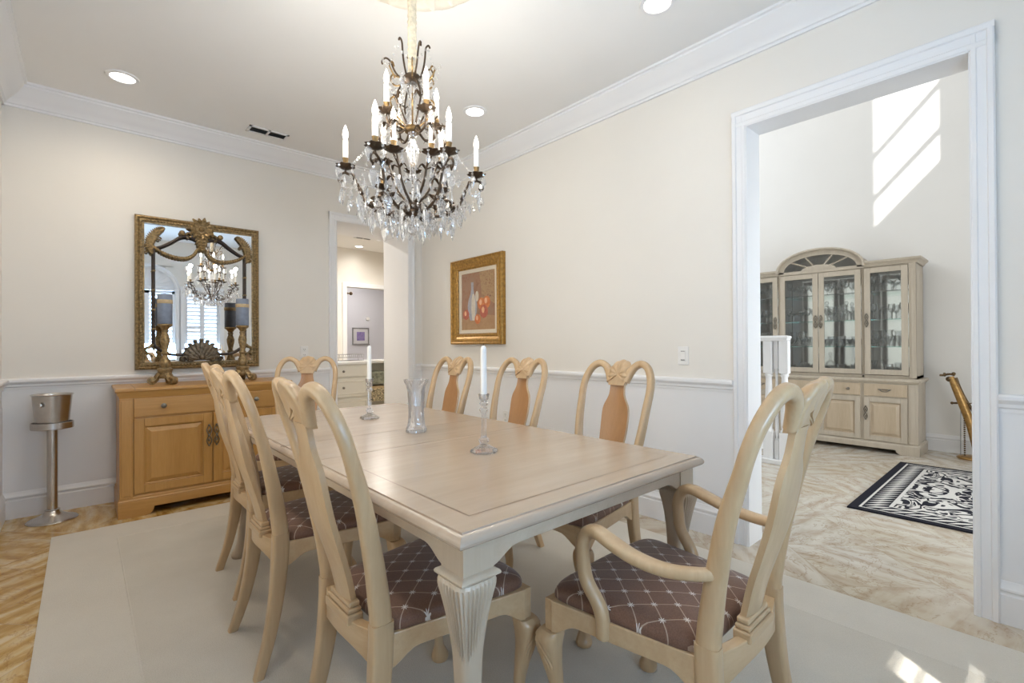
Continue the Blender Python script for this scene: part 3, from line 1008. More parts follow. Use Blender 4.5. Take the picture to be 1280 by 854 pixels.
def chair(name, label, cat, arm=False, H=1.0):
    root = thing(name, label, cat)
    wf = 0.262 if arm else 0.238       # half width at the front
    wr = 0.192 if arm else 0.162       # half spacing of the rear posts
    wx = 0.218 if arm else 0.196       # half width of the hoop at its widest
    W, WX = MAT['chairwood'], MAT['chairwood_x']
    yf = 0.182
    BOW = 0.017

    def bow(x, z):
        t_ = max(0.0, min(1.0, (z - 0.50) / 0.36))
        return BOW * (abs(x) / wx) ** 2 * t_ * t_ * (3 - 2 * t_)
    # rear legs
    for s in (-1, 1):
        path = []
        for z in [k * 0.47 / 14 for k in range(15)]:
            x = wr + 0.026 * (1 - min(1, z / 0.40)) ** 1.6
            path.append((s * x, pyy(z), z))
        rad = [(0.0165 + 0.004 * min(1, p[2] / 0.36), 0.0165 + 0.0115 * min(1, p[2] / 0.36)) for p in path]
        m = MB()
        # horizontal cuts so that the feet lie flat
        rings = []
        for p, (w_, d_) in zip(path, rad):
            ring = []
            for j in range(16):
                a = 2 * math.pi * (j + 0.5) / 16
                ca, sa = math.cos(a), math.sin(a)
                ca = math.copysign(abs(ca) ** 0.4, ca)
                sa = math.copysign(abs(sa) ** 0.4, sa)
                ring.append((p[0] + w_ * ca, p[1] + d_ * sa, p[2]))
            rings.append(ring)
        m.loft(rings)
        m.build('leg', W, root, smooth=40)
    # hooped back frame: two posts that arch over and dip to the middle
    fr = MB()
    k_ = wx / 0.222
    half = [(wr, 0.455), (wr - 0.002, 0.50), (wr + 0.002, 0.56), (wr + 0.012, 0.66), (wr + 0.024, 0.76), (wx - 0.004, 0.85), (wx, 0.915), (wx - 0.008 * k_, 0.972), (wx - 0.038 * k_, 1.022), (wx - 0.080 * k_, 1.041), (wx - 0.120 * k_, 1.030), (wx - 0.148 * k_, 1.004), (wx - 0.166 * k_, 0.980), (wx - 0.180 * k_, 0.958)]
    hp = smooth_path(half, 5)
    for s in (-1, 1):
        pts = [(s * x, pyy(z) + bow(x, z), z) for x, z in hp]
        rad = []
        for i, (x, z) in enumerate(hp):
            u = i / (len(hp) - 1)
            w_ = 0.0205 if z < 0.5 and u < 0.3 else 0.0175
            if u < 0.12:
                w_ = 0.0205
            if u > 0.78:
                w_ = 0.0175 + 0.012 * (u - 0.78) / 0.22
            d_ = 0.027 if u < 0.12 else max(0.0165, 0.027 - 0.0105 * (u - 0.12) / 0.3)
            rad.append((w_, d_))
        fr.tube(pts, rad, 14, (0, 1, 0.28), sq=2.7)
    yo = [(-0.044, 0.936), (0.044, 0.936), (0.052, 0.962), (0.072, 0.992), (0.062, 1.016), (0.03, 1.010), (0, 1.004), (-0.03, 1.010), (-0.062, 1.016), (-0.072, 0.992), (-0.052, 0.962)]
    n = len(yo)
    v = [(x, pyy(z) + bow(x, z) + 0.014, z) for x, z in yo] + [(x, pyy(z) + bow(x, z) - 0.014, z) for x, z in yo]
    fr.add(v, [tuple(range(n)), tuple(range(2 * n - 1, n - 1, -1))] + [(i, i + n, (i + 1) % n + n, (i + 1) % n) for i in range(n)])
    fr.build('back_frame', W, root, smooth=42)
    # carved shell crest
    sh = MB()
    zc, RS = 0.990, 0.068
    front, back = [], []
    NT_, NR = 67, 11
    for i in range(NT_):
        th = R(-38) + R(256) * i / (NT_ - 1)
        lob = 0.5 + 0.5 * math.cos((th - math.pi / 2) * 11)
        rf, rb = [], []
        for k in range(NR):
            u = math.sin(math.pi / 2 * k / (NR - 1))
            r = RS * (1 + 0.05 * lob * u) * u
            x, z = r * math.cos(th) * 0.98, zc + r * math.sin(th)
            y0 = pyy(z) + bow(x, z) - 0.13 * max(0.0, z - 0.995)
            cap = math.sqrt(max(0.0, 1 - u ** 5))
            mid_ = y0 - 0.008 * u * u
            rf.append((x, mid_ + cap * (0.014 + 0.010 * math.sin(math.pi * u * 0.8) + 0.0045 * lob * min(1, u * 1.5)), z))
            rb.append((x, mid_ - cap * (0.021 - 0.005 * math.sin(math.pi * u)), z))
        front.append(rf)
        back.append(rb)
    g = MB()
    vv = [p for r in front for p in r] + [p for r in back for p in r]
    o2 = NT_ * NR
    ff = []
    for i in range(NT_ - 1):
        for k in range(NR - 1):
            a = i * NR + k
            ff.append((a, a + 1, a + NR + 1, a + NR))
            ff.append((o2 + a, o2 + a + NR, o2 + a + NR + 1, o2 + a + 1))
        a = i * NR + NR - 1
        ff.append((a, o2 + a, o2 + a + NR, a + NR))
    for e_ in (0, (NT_ - 1) * NR):
        for k in range(NR - 1):
            ff.append((e_ + k, o2 + e_ + k, o2 + e_ + k + 1, e_ + k + 1))
    g.add(vv, ff)
    g.build('crest_shell', W, root, smooth=60)
    # vase-shaped splat
    SW = [(0.485, 0.052), (0.54, 0.055), (0.62, 0.064), (0.70, 0.073), (0.78, 0.076), (0.82, 0.0735), (0.845, 0.065), (0.865, 0.053), (0.89, 0.043), (0.92, 0.040), (0.948, 0.042)]
    SY = [(0.485, -0.266), (0.56, -0.283), (0.64, -0.308), (0.72, -0.332), (0.80, -0.349), (0.88, -0.362), (0.95, -0.374)]
    sp_ = MB()
    rings = []
    for i in range(41):
        z = 0.485 + (0.950 - 0.485) * i / 40
        w_, y_ = sinterp(SW, z), sinterp(SY, z)
        prof = []
        for q in (-1, -0.6, 0, 0.6, 1):
            prof.append((q * w_, y_ + 0.0075 - 0.009 * (1 - q * q), z))
        for q in (1, 0.6, 0, -0.6, -1):
            prof.append((q * w_, y_ - 0.0075 - 0.009 * (1 - q * q), z))
        rings.append(prof)
    sp_.loft(rings)
    sp_.mi = [1 if (len(f_) == 4 and sum(sp_.v[q][1] for q in f_) / 4 > sinterp(SY, sum(sp_.v[q][2] for q in f_) / 4) - 0.0035 + 0.0) and max(q % 10 for q in f_) < 5 else 0 for f_ in sp_.f]
    sp_.build('splat', [W, MAT['splat']], root, smooth=40)
    # stepped shoe that carries the splat, on the rear rail
    m = MB()
    for hw, d0, d1, z0, z1 in ((0.074, -0.293, -0.250, 0.436, 0.460), (0.068, -0.288, -0.252, 0.460, 0.472), (0.062, -0.283, -0.254, 0.472, 0.486)):
        m.box(-hw, hw, d0, d1, z0, z1)
    m.build('splat_shoe', WX, root, bevel=0.004)
    # seat frame
    fm = MB()

    def rail(p0, p1, th, ztop, zmid, zend, arch):
        """rail from p0 to p1 (x, y) whose lower edge is cut in a long curve"""
        p0, p1 = Vector(p0), Vector(p1)
        d = (p1 - p0).normalized()
        nrm = Vector((-d.y, d.x)) * th / 2
        rings = []
        N = 24
        for i in range(N + 1):
            u = i / N
            c_ = p0 + (p1 - p0) * u
            e = min(u, 1 - u)
            k = min(1, e / arch)
            k = k * k * (3 - 2 * k)
            zb = zend + (zmid - zend) * k
            a_, b_ = c_ + nrm, c_ - nrm
            rings.append([(a_.x, a_.y, zb), (b_.x, b_.y, zb), (b_.x, b_.y, ztop), (a_.x, a_.y, ztop)])
        fm.loft(rings)
    for s in (-1, 1):
        rail((s * wr, -0.232), (s * (wf - 0.006), yf - 0.02), 0.026, 0.438, 0.388, 0.350, 0.20)
        fm.prism([(s * (wf - 0.044), yf - 0.040), (s * (wf + 0.002), yf - 0.040), (s * (wf + 0.002), yf + 0.004), (s * (wf - 0.044), yf + 0.004)], 'z', 0.350, 0.436)
    rail((-wf + 0.03, yf - 0.010), (wf - 0.03, yf - 0.010), 0.024, 0.437, 0.388, 0.352, 0.22)
    # rear rail bowed backwards, arched below
    rings = []
    for i in range(21):
        u = -1 + i / 10
        x = u * (wr - 0.012)
        yb2 = -0.246 - 0.030 * (1 - u * u)
        zb = 0.352 + 0.040 * (1 - abs(u) ** 2.5)
        rings.append([(x, yb2 - 0.014, zb), (x, yb2 + 0.014, zb), (x, yb2 + 0.014, 0.446), (x, yb2 - 0.014, 0.446)])
    fm.loft(rings)
    fm.build('seat_frame', WX, root, bevel=0.003)
    # drop-in cushion
    rings = []
    NS = 72
    YC, YH = (yf + 0.001 - 0.232) / 2, (yf + 0.001 + 0.232) / 2

    def outline(sc, z):
        ring = []
        for j in range(NS):
            a = 2 * math.pi * j / NS
            ca, sa = math.cos(a), math.sin(a)
            qx = math.copysign(abs(ca) ** 0.22, ca)
            qy = math.copysign(abs(sa) ** 0.22, sa)
            y = YC + qy * YH
            wy = (wr + 0.012) + (wf - wr - 0.014) * (qy + 1) / 2
            ring.append((qx * wy * sc, YC + (y - YC) * sc + 0.008 * (1 - qx * qx) * max(0, qy) * sc, z))
        return ring
    for sc, z in ((0.95, 0.430), (0.992, 0.434), (1.006, 0.441), (1.006, 0.449), (0.993, 0.459), (0.965, 0.467), (0.90, 0.474), (0.78, 0.480), (0.58, 0.484), (0.35, 0.4865), (0.12, 0.4875)):
        rings.append(outline(sc, z))
    MB().loft(rings).build('seat_cushion', MAT['fabric'], root, smooth=60)
    # front legs
    CL = [(0.0, 0.028, 0.018, 2.0), (0.012, 0.031, 0.019, 2.0), (0.03, 0.026, 0.017, 2.0), (0.055, 0.0175, 0.010, 2.0), (0.09, 0.0155, 0.003, 2.0), (0.15, 0.0165, -0.003, 2.1), (0.21, 0.021, 0.002, 2.2), (0.26, 0.0275, 0.009, 2.4), (0.30, 0.034, 0.014, 2.6), (0.325, 0.0365, 0.014, 2.9), (0.342, 0.0345, 0.011, 3.2), (0.352, 0.029, 0.006, 3.6)]

    def cfl(z, t, h):
        if z < 0.25 or z > 0.343 or t > 0.98:
            return 0.0
        # ribs fan out in arcs from the lower corner of the knee
        dz = (z - 0.245) / 0.10
        rr_ = math.hypot(dz, t * 0.95)
        m = min(1.0, (0.343 - z) / 0.006, (1.02 - rr_) / 0.06, (z - 0.25) / 0.01)
        return max(0.0, m) * 0.0017 * (1 - math.cos(2 * math.pi * 6.5 * rr_))
    for s in (-1, 1):
        rings = cabriole_rings(dense(CL, 0, 0.352, 64), s, 1, 120, cfl)
        cx, cy = s * (wf - 0.021), yf - 0.018
        lg = MB().loft([[(p[0] + cx, p[1] + cy, p[2]) for p in r] for r in rings])
        lg.build('leg', W, root, smooth=40)
    if arm:
        for s in (-1, 1):
            ap_ = [(wr + 0.004, -0.275, 0.640), (wr + 0.030, -0.235, 0.632), (wr + 0.052, -0.17, 0.627), (wr + 0.062, -0.10, 0.634), (wr + 0.064, -0.04, 0.650), (wr + 0.062, 0.010, 0.664), (wr + 0.060, 0.042, 0.655), (wr + 0.059, 0.060, 0.620), (wr + 0.058, 0.060, 0.575), (wr + 0.056, 0.050, 0.525), (wr + 0.052, 0.018, 0.478), (wr + 0.050, 0.004, 0.440), (wr + 0.049, 0.004, 0.395)]
            sp = smooth_path(ap_, 7)
            rad = []
            for i in range(len(sp)):
                u = i / (len(sp) - 1)
                rad.append((0.0165 + 0.006 * math.exp(-((u - 0.32) / 0.16) ** 2) + 0.003 * max(0, u - 0.7), 0.0135 + 0.004 * min(1, u * 1.6)))
            m = MB()
            P = [Vector((s * a, b_, c_)) for a, b_, c_ in sp]
            rings = []
            for i, p in enumerate(P):
                tg = (P[min(i + 1, len(P) - 1)] - P[max(i - 1, 0)]).normalized()
                side = Vector((1, 0, 0)) - tg.x * tg
                side.normalize()
                up = tg.cross(side)
                ring = []
                for j in range(14):
                    a = 2 * math.pi * j / 14
                    ca, sa = math.cos(a), math.sin(a)
                    ca = math.copysign(abs(ca) ** 0.75, ca)
                    sa = math.copysign(abs(sa) ** 0.75, sa)
                    ring.append(p + side * rad[i][0] * ca + up * rad[i][1] * sa)
                rings.append(ring)
            m.loft(rings)
            m.build('arm', W, root, smooth=50)
    return root


def put(o, x, y, deg, label):
    o.location = (x, y, RUGZ)
    o.rotation_euler = (0, 0, R(deg))
    o['label'] = label
    return o


c0 = chair('dining_chair', 'x', 'chair')
c0['group'] = 'side chairs around the dining table'
put(c0, 0.785, 1.245, -90, 'pale oak splat-back chair nearest the camera on the left side of the table')
put(copy_tree(c0), 0.772, 1.995, -90, 'middle one of the three splat-back chairs on the left side of the table')
put(copy_tree(c0), 0.842, 2.632, -90, 'farthest splat-back chair on the left side, nearest the sideboard')
put(copy_tree(c0), 1.60, 1.415, 90, 'nearest splat-back chair on the wall side, with its patterned seat showing under the table')
put(copy_tree(c0), 1.60, 2.10, 90, 'middle splat-back chair on the wall side, behind the front crystal candlestick')
put(copy_tree(c0), 1.47, 2.63, 90, 'farthest splat-back chair on the wall side, below the gilt framed painting')
put(copy_tree(c0), 1.056, 3.28, 153, 'splat-back chair at the far head of the table, turned beside the sideboard')
a0 = chair('dining_armchair', 'x', 'armchair', arm=True)
put(a0, 1.226, 0.757, 1, 'pale oak armchair with brown lattice seat pulled up to the near table end')

# ------------------------------------------------------------------ sideboard
SBX, SBY = 0.715, 4.12


def frame_door(w, h, name, mats, parent, loc, stile=0.052, depth=0.022, raise_=0.010):
    """raised panel door in the local XZ plane, face towards -Y, origin at its lower left back corner"""
    d = MB()
    d.box(0, stile, -depth, 0, 0, h).box(w - stile, w, -depth, 0, 0, h)
    d.box(stile, w - stile, -depth, 0, 0, stile).box(stile, w - stile, -depth, 0, h - stile, h)
    o = d.build(name, mats[0], parent, bevel=0.003)
    o.location = loc
    p = MB()

    def rr(i, y):
        return [(stile + i, y, stile + i), (w - stile - i, y, stile + i), (w - stile - i, y, h - stile - i), (stile + i, y, h - stile - i)]
    p.loft([rr(0, -0.002), rr(0, -depth + 0.012), rr(0.004, -depth + 0.010), rr(0.010, -depth + 0.014), rr(0.036, -depth + 0.001), rr(0.040, -depth), rr(min(w, h) * 0.3, -depth)])
    q = p.build('panel', mats[1], o)
    return o


def lattice_pull(parent, x, y, z, h=0.14, m='pewter', plate=True):
    """ornate tall door pull: pierced double loop"""
    k = MB()
    for s in (-1, 1):
        pts = [(x + s * 0.004, y - 0.006, z - h / 2), (x + s * 0.016, y - 0.010, z - h * 0.27), (x + s * 0.004, y - 0.012, z), (x + s * 0.016, y - 0.010, z + h * 0.27), (x + s * 0.004, y - 0.006, z + h / 2)]
        k.tube(smooth_path(pts, 5), 0.0035, 6, (0, 1, 0))
    k.ball((x, y - 0.012, z), 0.008, 8, 6, (1, 1, 1.4))
    k.ball((x, y - 0.006, z + h / 2 + 0.004), 0.007, 8, 6)
    k.ball((x, y - 0.006, z - h / 2 - 0.004), 0.007, 8, 6)
    k.ball((x, y - 0.007, z + h * 0.25), 0.005, 8, 6, (1, 1, 2.4))
    k.ball((x, y - 0.007, z - h * 0.25), 0.005, 8, 6, (1, 1, 2.4))
    return k.build('handle', MAT[m], parent, smooth=50)


def knob(parent, x, y, z, r=0.015, m='pewter'):
    k = MB()
    prof = [(r * 1.1, 0.0), (r * 1.15, 0.003), (r * 0.5, 0.006), (r * 0.45, 0.012), (r * 0.95, 0.018), (r, 0.022), (r * 0.7, 0.027), (0.001, 0.029)]
    rings = [[(x + rr * math.cos(2 * math.pi * j / 16), y - d, z + rr * math.sin(2 * math.pi * j / 16)) for j in range(16)] for rr, d in prof]
    k.loft(rings)
    return k.build('knob', MAT[m], parent, smooth=50)


sb = thing('sideboard', 'golden oak sideboard with two panelled doors under the ornate mirror', 'sideboard', (SBX, SBY, 0))
hw, dp = 0.530, 0.495      # half width, depth to the wall
MB().box(-hw, hw, 0.0, dp, 0.05, 0.842).build('case', MAT['oak'], sb, bevel=0.002)
for s in (-1, 1):
    m = MB()
    m.box(min(s * (hw - 0.068), s * (hw + 0.004)), max(s * (hw - 0.068), s * (hw + 0.004)), -0.010, 0.03, 0.13, 0.80)
    m.box(min(s * (hw - 0.058), s * (hw - 0.006)), max(s * (hw - 0.058), s * (hw - 0.006)), -0.014, 0.0, 0.145, 0.785)
    m.build('pilaster', MAT['oak'], sb, bevel=0.003)


def moulded_slab(mb, x0, x1, y0, y1, prof):
    """three-sided moulding: prof is (outset, z) from bottom to top; the back stays on the wall line"""
    rings = [[(x0 - o, y0 - o, z), (x1 + o, y0 - o, z), (x1 + o, y1, z), (x0 - o, y1, z)] for o, z in prof]
    mb.loft(rings)
    return mb


moulded_slab(MB(), -hw, hw, 0.0, dp, [(0.0, 0.800), (0.004, 0.800), (0.006, 0.812), (0.014, 0.826), (0.018, 0.842), (0.022, 0.844), (0.026, 0.850), (0.026, 0.862), (0.022, 0.868), (0.0, 0.869)]).build('top', MAT['oak_x'], sb, smooth=30)
m = MB()
for s in (-1, 1):
    m.box(s * 0.452 - 0.0012, s * 0.452 + 0.0012, -0.027, 0.40, 0.8495, 0.8695)
m.build('top_seam', MAT['inlay'], sb)
# plinth with bracket feet
fx = hw + 0.012
poly = [(-fx, 0.0), (-fx + 0.148, 0.0)]
for k in range(9):
    u = k / 8
    poly.append((-fx + 0.15 + 0.045 * math.sin(u * math.pi / 2), 0.052 * (1 - math.cos(u * math.pi / 2)) + 0.0))
poly += [(-x, z) for x, z in reversed(poly)]
poly += [(fx, 0.105), (-fx, 0.105)]
m = MB().prism(poly, 'y', -0.014, 0.008)
for s in (-1, 1):
    m.box(min(s * fx, s * (fx - 0.02)), max(s * fx, s * (fx - 0.02)), -0.012, dp, 0.0, 0.105)
moulded_slab(m, -hw, hw, 0.0, dp, [(0.013, 0.104), (0.013, 0.112), (0.009, 0.120), (0.009, 0.130), (0.003, 0.138), (0.0, 0.140)])
m.build('plinth', MAT['oak_x'], sb, bevel=0.002)
dr = MB().box(-0.458, 0.458, -0.012, 0.02, 0.672, 0.797).build('drawer', MAT['oak_x'], sb, bevel=0.004)
knob(dr, -0.293, -0.012, 0.737)
knob(dr, 0.293, -0.012, 0.737)
for s, x0 in ((-1, -0.458), (1, 0.004)):
    d = frame_door(0.454, 0.508, 'door', (MAT['oak'], MAT['oak']), sb, (x0, 0.004, 0.152), 0.056, 0.018)
    lattice_pull(d, 0.454 - 0.020 if s < 0 else 0.020, -0.018, 0.345)
# ------------------------------------------------------------------ ornate wall mirror
mr = thing('wall_mirror', 'large rectangular mirror in an ornate antique gold frame above the sideboard', 'mirror', (0.723, YB, 1.563))
MW, MH = 0.428, 0.593
PRF = [(0.0, 0.0), (0.0, -0.036), (0.007, -0.050), (0.017, -0.054), (0.026, -0.046), (0.030, -0.050), (0.044, -0.050), (0.048, -0.042), (0.058, -0.040), (0.060, -0.002)]
MB().loft([[(-MW + i, y, -MH + i), (MW - i, y, -MH + i), (MW - i, y, MH - i), (-MW + i, y, MH - i)] for i, y in PRF], caps=False).build('frame', MAT['oldgold'], mr, smooth=25)
m = MB()
nb = 52
for k in range(nb):
    z = -MH + 0.05 + (k + 0.5) * (2 * MH - 0.1) / nb
    for s in (-1, 1):
        m.ball((s * (MW - 0.037), -0.050, z), 0.0075, 6, 4, (1, 0.8, 1.15))
nb = 36
for k in range(nb):
    x = -MW + 0.05 + (k + 0.5) * (2 * MW - 0.1) / nb
    for s in (-1, 1):
        m.ball((x, -0.050, s * (MH - 0.037)), 0.0075, 6, 4, (1.15, 0.8, 1))
m.build('beading', MAT['oldgold'], mr, smooth=60)
gx, gz = MW - 0.056, MH - 0.056
tl = math.tan(R(1.75))
MB().add([(-gx, -0.020 + gx * tl, -gz), (gx, -0.020 - gx * tl, -gz), (gx, -0.020 - gx * tl - 0.004, gz), (-gx, -0.020 + gx * tl - 0.004, gz)], [(0, 1, 2, 3)]).build('glass', MAT['mirror'], mr)
YO = -0.052
for s in (-1, 1):
    m = MB()
    m.tube([(s * 0.315, YO, -0.40), (s * 0.315, YO, -0.1), (s * 0.315, YO, 0.345)], 0.0105, 8)
    m.build('upright_rod', MAT['darkrod'], mr, smooth=60)
    nd = MB()
    for z in (-0.28, -0.13, 0.02, 0.17):
        nd.lathe([(0.011, -0.006), (0.0145, 0), (0.011, 0.006)], 8, (s * 0.315, YO, z))
    nd.build('rod_knot', MAT['oldgold'], mr, smooth=60)
    top = smooth_path([(s * 0.312, YO, 0.345), (s * 0.265, YO, 0.362), (s * 0.20, YO, 0.405), (s * 0.14, YO, 0.452), (s * 0.085, YO, 0.462), (s * 0.03, YO, 0.448)], 6)
    MB().tube(top, [0.010 + 0.004 * (i / len(top)) for i in range(len(top))], 8).build('scroll_rod', MAT['darkrod'], mr, smooth=60)
    sw = smooth_path([(s * 0.315, YO, 0.355), (s * 0.26, YO - 0.004, 0.315), (s * 0.19, YO - 0.006, 0.290), (s * 0.115, YO - 0.006, 0.285), (s * 0.06, YO - 0.004, 0.315), (s * 0.028, YO, 0.365)], 8)
    g = MB()
    for i, p in enumerate(sw[::2]):
        g.ball(p, 0.0125 + 0.003 * math.sin(math.pi * i / len(sw[::2])), 7, 5)
    g.build('swag', MAT['oldgold'], mr, smooth=70)
    lf = MB()
    spine = smooth_path([(s * 0.325, YO, 0.30), (s * 0.338, YO - 0.004, 0.365), (s * 0.325, YO - 0.006, 0.43), (s * 0.285, YO - 0.004, 0.485), (s * 0.25, YO, 0.505)], 5)
    for i, p in enumerate(spine):
        q = (spine[min(i + 1, len(spine) - 1)][0] - spine[max(i - 1, 0)][0], spine[min(i + 1, len(spine) - 1)][2] - spine[max(i - 1, 0)][2])
        L = math.hypot(*q) or 1
        for sd in (-1, 1):
            nx, nz = -q[1] / L * sd, q[0] / L * sd
            r = 0.022 * math.sin(math.pi * (i + 1.5) / (len(spine) + 2)) + 0.004
            lf.tube([(p[0], p[1], p[2]), (p[0] + nx * r * 0.7, p[1] - 0.008, p[2] + nz * r * 0.7), (p[0] + nx * r * 1.3 + q[0] * 0.25, p[1] - 0.002, p[2] + nz * r * 1.3 + q[1] * 0.25)], [(0.007, 0.004), (0.008, 0.005), (0.002, 0.002)], 6, (0, 1, 0))
    lf.tube(spine, 0.008, 7)
    for cx, cz in ((0.283, 0.418), (0.362, 0.352), (0.355, 0.315)):
        pts = [(s * cx + 0.016 * math.cos(a) * (1 - a / 9), YO - 0.004, cz + 0.016 * math.sin(a) * (1 - a / 9)) for a in [k * 0.5 for k in range(13)]]
        lf.tube(pts, 0.006, 6)
    lf.build('corner_leaf', MAT['oldgold'], mr, smooth=60)
    low = smooth_path([(s * 0.315, YO, -0.40), (s * 0.285, YO, -0.435), (s * 0.22, YO, -0.475), (s * 0.15, YO, -0.482), (s * 0.10, YO, -0.475)], 6)
    MB().tube(low, 0.0105, 8).build('lower_rod', MAT['darkrod'], mr, smooth=60)
    fl = MB()
    for a0, r0, sc in ((0, 0.0, 1), (1, 0.02, 0.8)):
        pts = [(s * (0.338 + 0.008 * a0) + s * 0.028 * sc * math.cos(a), YO - 0.002, -0.445 - 0.05 * a0 + 0.028 * sc * math.sin(a)) for a in [k * 0.42 - 1.0 for k in range(11)]]
        fl.tube(pts, [0.011 - 0.0006 * k for k in range(11)], 7)
    fl.tube([(s * 0.318, YO, -0.40), (s * 0.345, YO - 0.004, -0.425), (s * 0.375, YO, -0.43)], [0.012, 0.010, 0.004], 7)
    fl.build('corner_scroll', MAT['oldgold'], mr, smooth=60)
    MB().ball((s * 0.132, YO - 0.006, 0.487), 0.021, 10, 7).build('rosette_boss', MAT['oldgold'], mr, smooth=70)
# crowning cartouche
m = MB()
m.lathe([(0.001, 0), (0.030, 0.0), (0.038, 0.006), (0.052, 0.010), (0.056, 0.0)], 20)
rot = Matrix.Rotation(R(90), 4, 'X')
m.v = [tuple(rot @ Vector(p) + Vector((0.0, -0.056, 0.535))) for p in m.v]
for k in range(14):
    a = 2 * math.pi * k / 14
    r0, r1 = 0.045, 0.088 + 0.010 * (k % 2)
    c_, s_ = math.cos(a), math.sin(a)
    m.tube([(r0 * c_, -0.060, 0.535 + r0 * s_), ((r0 + r1) / 2 * c_, -0.074, 0.535 + (r0 + r1) / 2 * s_), (r1 * c_, -0.058, 0.535 + r1 * s_)], [(0.012, 0.007), (0.016, 0.008), (0.005, 0.004)], 7, (0, 1, 0))
m.ball((0, -0.070, 0.535), 0.022, 10, 7)
for k in range(5):
    z = 0.455 - 0.022 * k
    w_ = 0.046 - 0.008 * k
    for s in (-1, 1):
        m.tube([(0, -0.058, z + 0.012), (s * w_ * 0.7, -0.068, z + 0.004), (s * w_, -0.056, z - 0.018)], [(0.010, 0.006), (0.012, 0.007), (0.003, 0.003)], 6, (0, 1, 0))
    m.ball((0, -0.066, z), 0.012, 8, 5)
for s in (-1, 1):
    pts = [(s * (0.085 + 0.022 * math.cos(a) * (1 - a / 11)), -0.058, 0.475 + 0.022 * math.sin(a) * (1 - a / 11)) for a in [k * 0.5 - 1.5 for k in range(14)]]
    m.tube(pts, 0.008, 6)
m.prism([(0.074 * math.cos(math.pi * k / 12), 0.535 + 0.074 * math.sin(math.pi * k / 12)) for k in range(24)], 'y', -0.058, -0.046)
m.build('crest_cartouche', MAT['oldgold'], mr, smooth=60)
# palmette at the bottom
m = MB()
for k in range(11):
    a = R(10) + R(160) * k / 10
    L = 0.115 + 0.045 * math.sin(a) ** 2
    c_, s_ = math.cos(a), math.sin(a)
    m.tube([(0.02 * c_, -0.052, -0.525 + 0.02 * s_), (L * 0.6 * c_, -0.066, -0.525 + L * 0.6 * s_), (L * c_, -0.054, -0.525 + L * s_)], [(0.006, 0.006), (0.015, 0.008), (0.009, 0.005)], 7, (0, 1, 0))
    m.ball((L * c_, -0.058, -0.525 + L * s_), 0.0125, 7, 5)
for s in (-1, 1):
    for cx, rr in ((0.075, 0.026), (0.125, 0.022)):
        pts = [(s * cx + rr * math.cos(a) * (1 - a / 12), -0.062, -0.520 + rr * math.sin(a) * (1 - a / 12)) for a in [k * 0.55 for k in range(15)]]
        m.tube(pts, 0.007, 6)
m.ball((0, -0.070, -0.50), 0.024, 10, 7)
m.prism([(0.135 * math.cos(math.pi * k / 16), -0.53 + 0.145 * math.sin(math.pi * k / 16)) for k in range(17)], 'y', -0.056, -0.044)
for k in range(8):
    a = R(16) + R(148) * k / 7
    c_, s_ = math.cos(a), math.sin(a)
    m.tube([(0.02 * c_, -0.060, -0.525 + 0.02 * s_), (0.055 * c_, -0.078, -0.525 + 0.055 * s_), (0.095 * c_, -0.064, -0.525 + 0.095 * s_)], [(0.006, 0.006), (0.014, 0.008), (0.006, 0.005)], 7, (0, 1, 0))
m.build('palmette', MAT['agedbronze'], mr, smooth=60)

# ------------------------------------------------------------------ candlesticks and pillar candles on the sideboard
SBT = 0.869


def gilt_candlestick(x, y, label, rot):
    t = thing('gilt_candlestick', label, 'candlestick', (x, y, SBT), rot, 'gilt candlesticks on the sideboard')
    b = MB()
    for k in range(3):
        a = 2 * math.pi * k / 3
        ca, sa = math.cos(a), math.sin(a)
        sp = [(r * ca, r * sa, z) for r, z in ((0.025, 0.085), (0.045, 0.060), (0.058, 0.034), (0.075, 0.022), (0.085, 0.028))]
        b.tube(smooth_path(sp, 5), [(0.027, 0.019)] * 21, 8, (0, 0, 1))
        v0 = len(b.v)
        # scroll toe: a short roll lying across the leg
        px, py = -sa, ca
        b.tube([((0.078) * ca + px * q, 0.078 * sa + py * q, 0.0288) for q in (-0.022, -0.02, 0.02, 0.022)], [0.020, 0.0285, 0.0285, 0.020], 12)
        b.tube([((0.088) * ca + px * q, 0.088 * sa + py * q, 0.042) for q in (-0.025, 0.025)], 0.010, 8)
    b.build('tripod_foot', MAT['oldgold'], t, smooth=60)
    prof = [(0.040, 0.045), (0.046, 0.06), (0.042, 0.08), (0.047, 0.100), (0.050, 0.112), (0.048, 0.118), (0.028, 0.124), (0.030, 0.13), (0.036, 0.15), (0.032, 0.175), (0.020, 0.20), (0.017, 0.215), (0.026, 0.225), (0.026, 0.235), (0.017, 0.245), (0.020, 0.27), (0.029, 0.31), (0.031, 0.335), (0.024, 0.36), (0.018, 0.375), (0.022, 0.385), (0.022, 0.395), (0.018, 0.40), (0.030, 0.42), (0.046, 0.432), (0.048, 0.440), (0.044, 0.446), (0.001, 0.446)]
    MB().lathe(prof, 24, flute=lambda r, z, a: r * (1 + (0.05 * math.cos(9 * a) if 0.12 < z < 0.2 or 0.26 < z < 0.36 else 0))).build('baluster_stem', MAT['oldgold'], t, smooth=50)
    return t


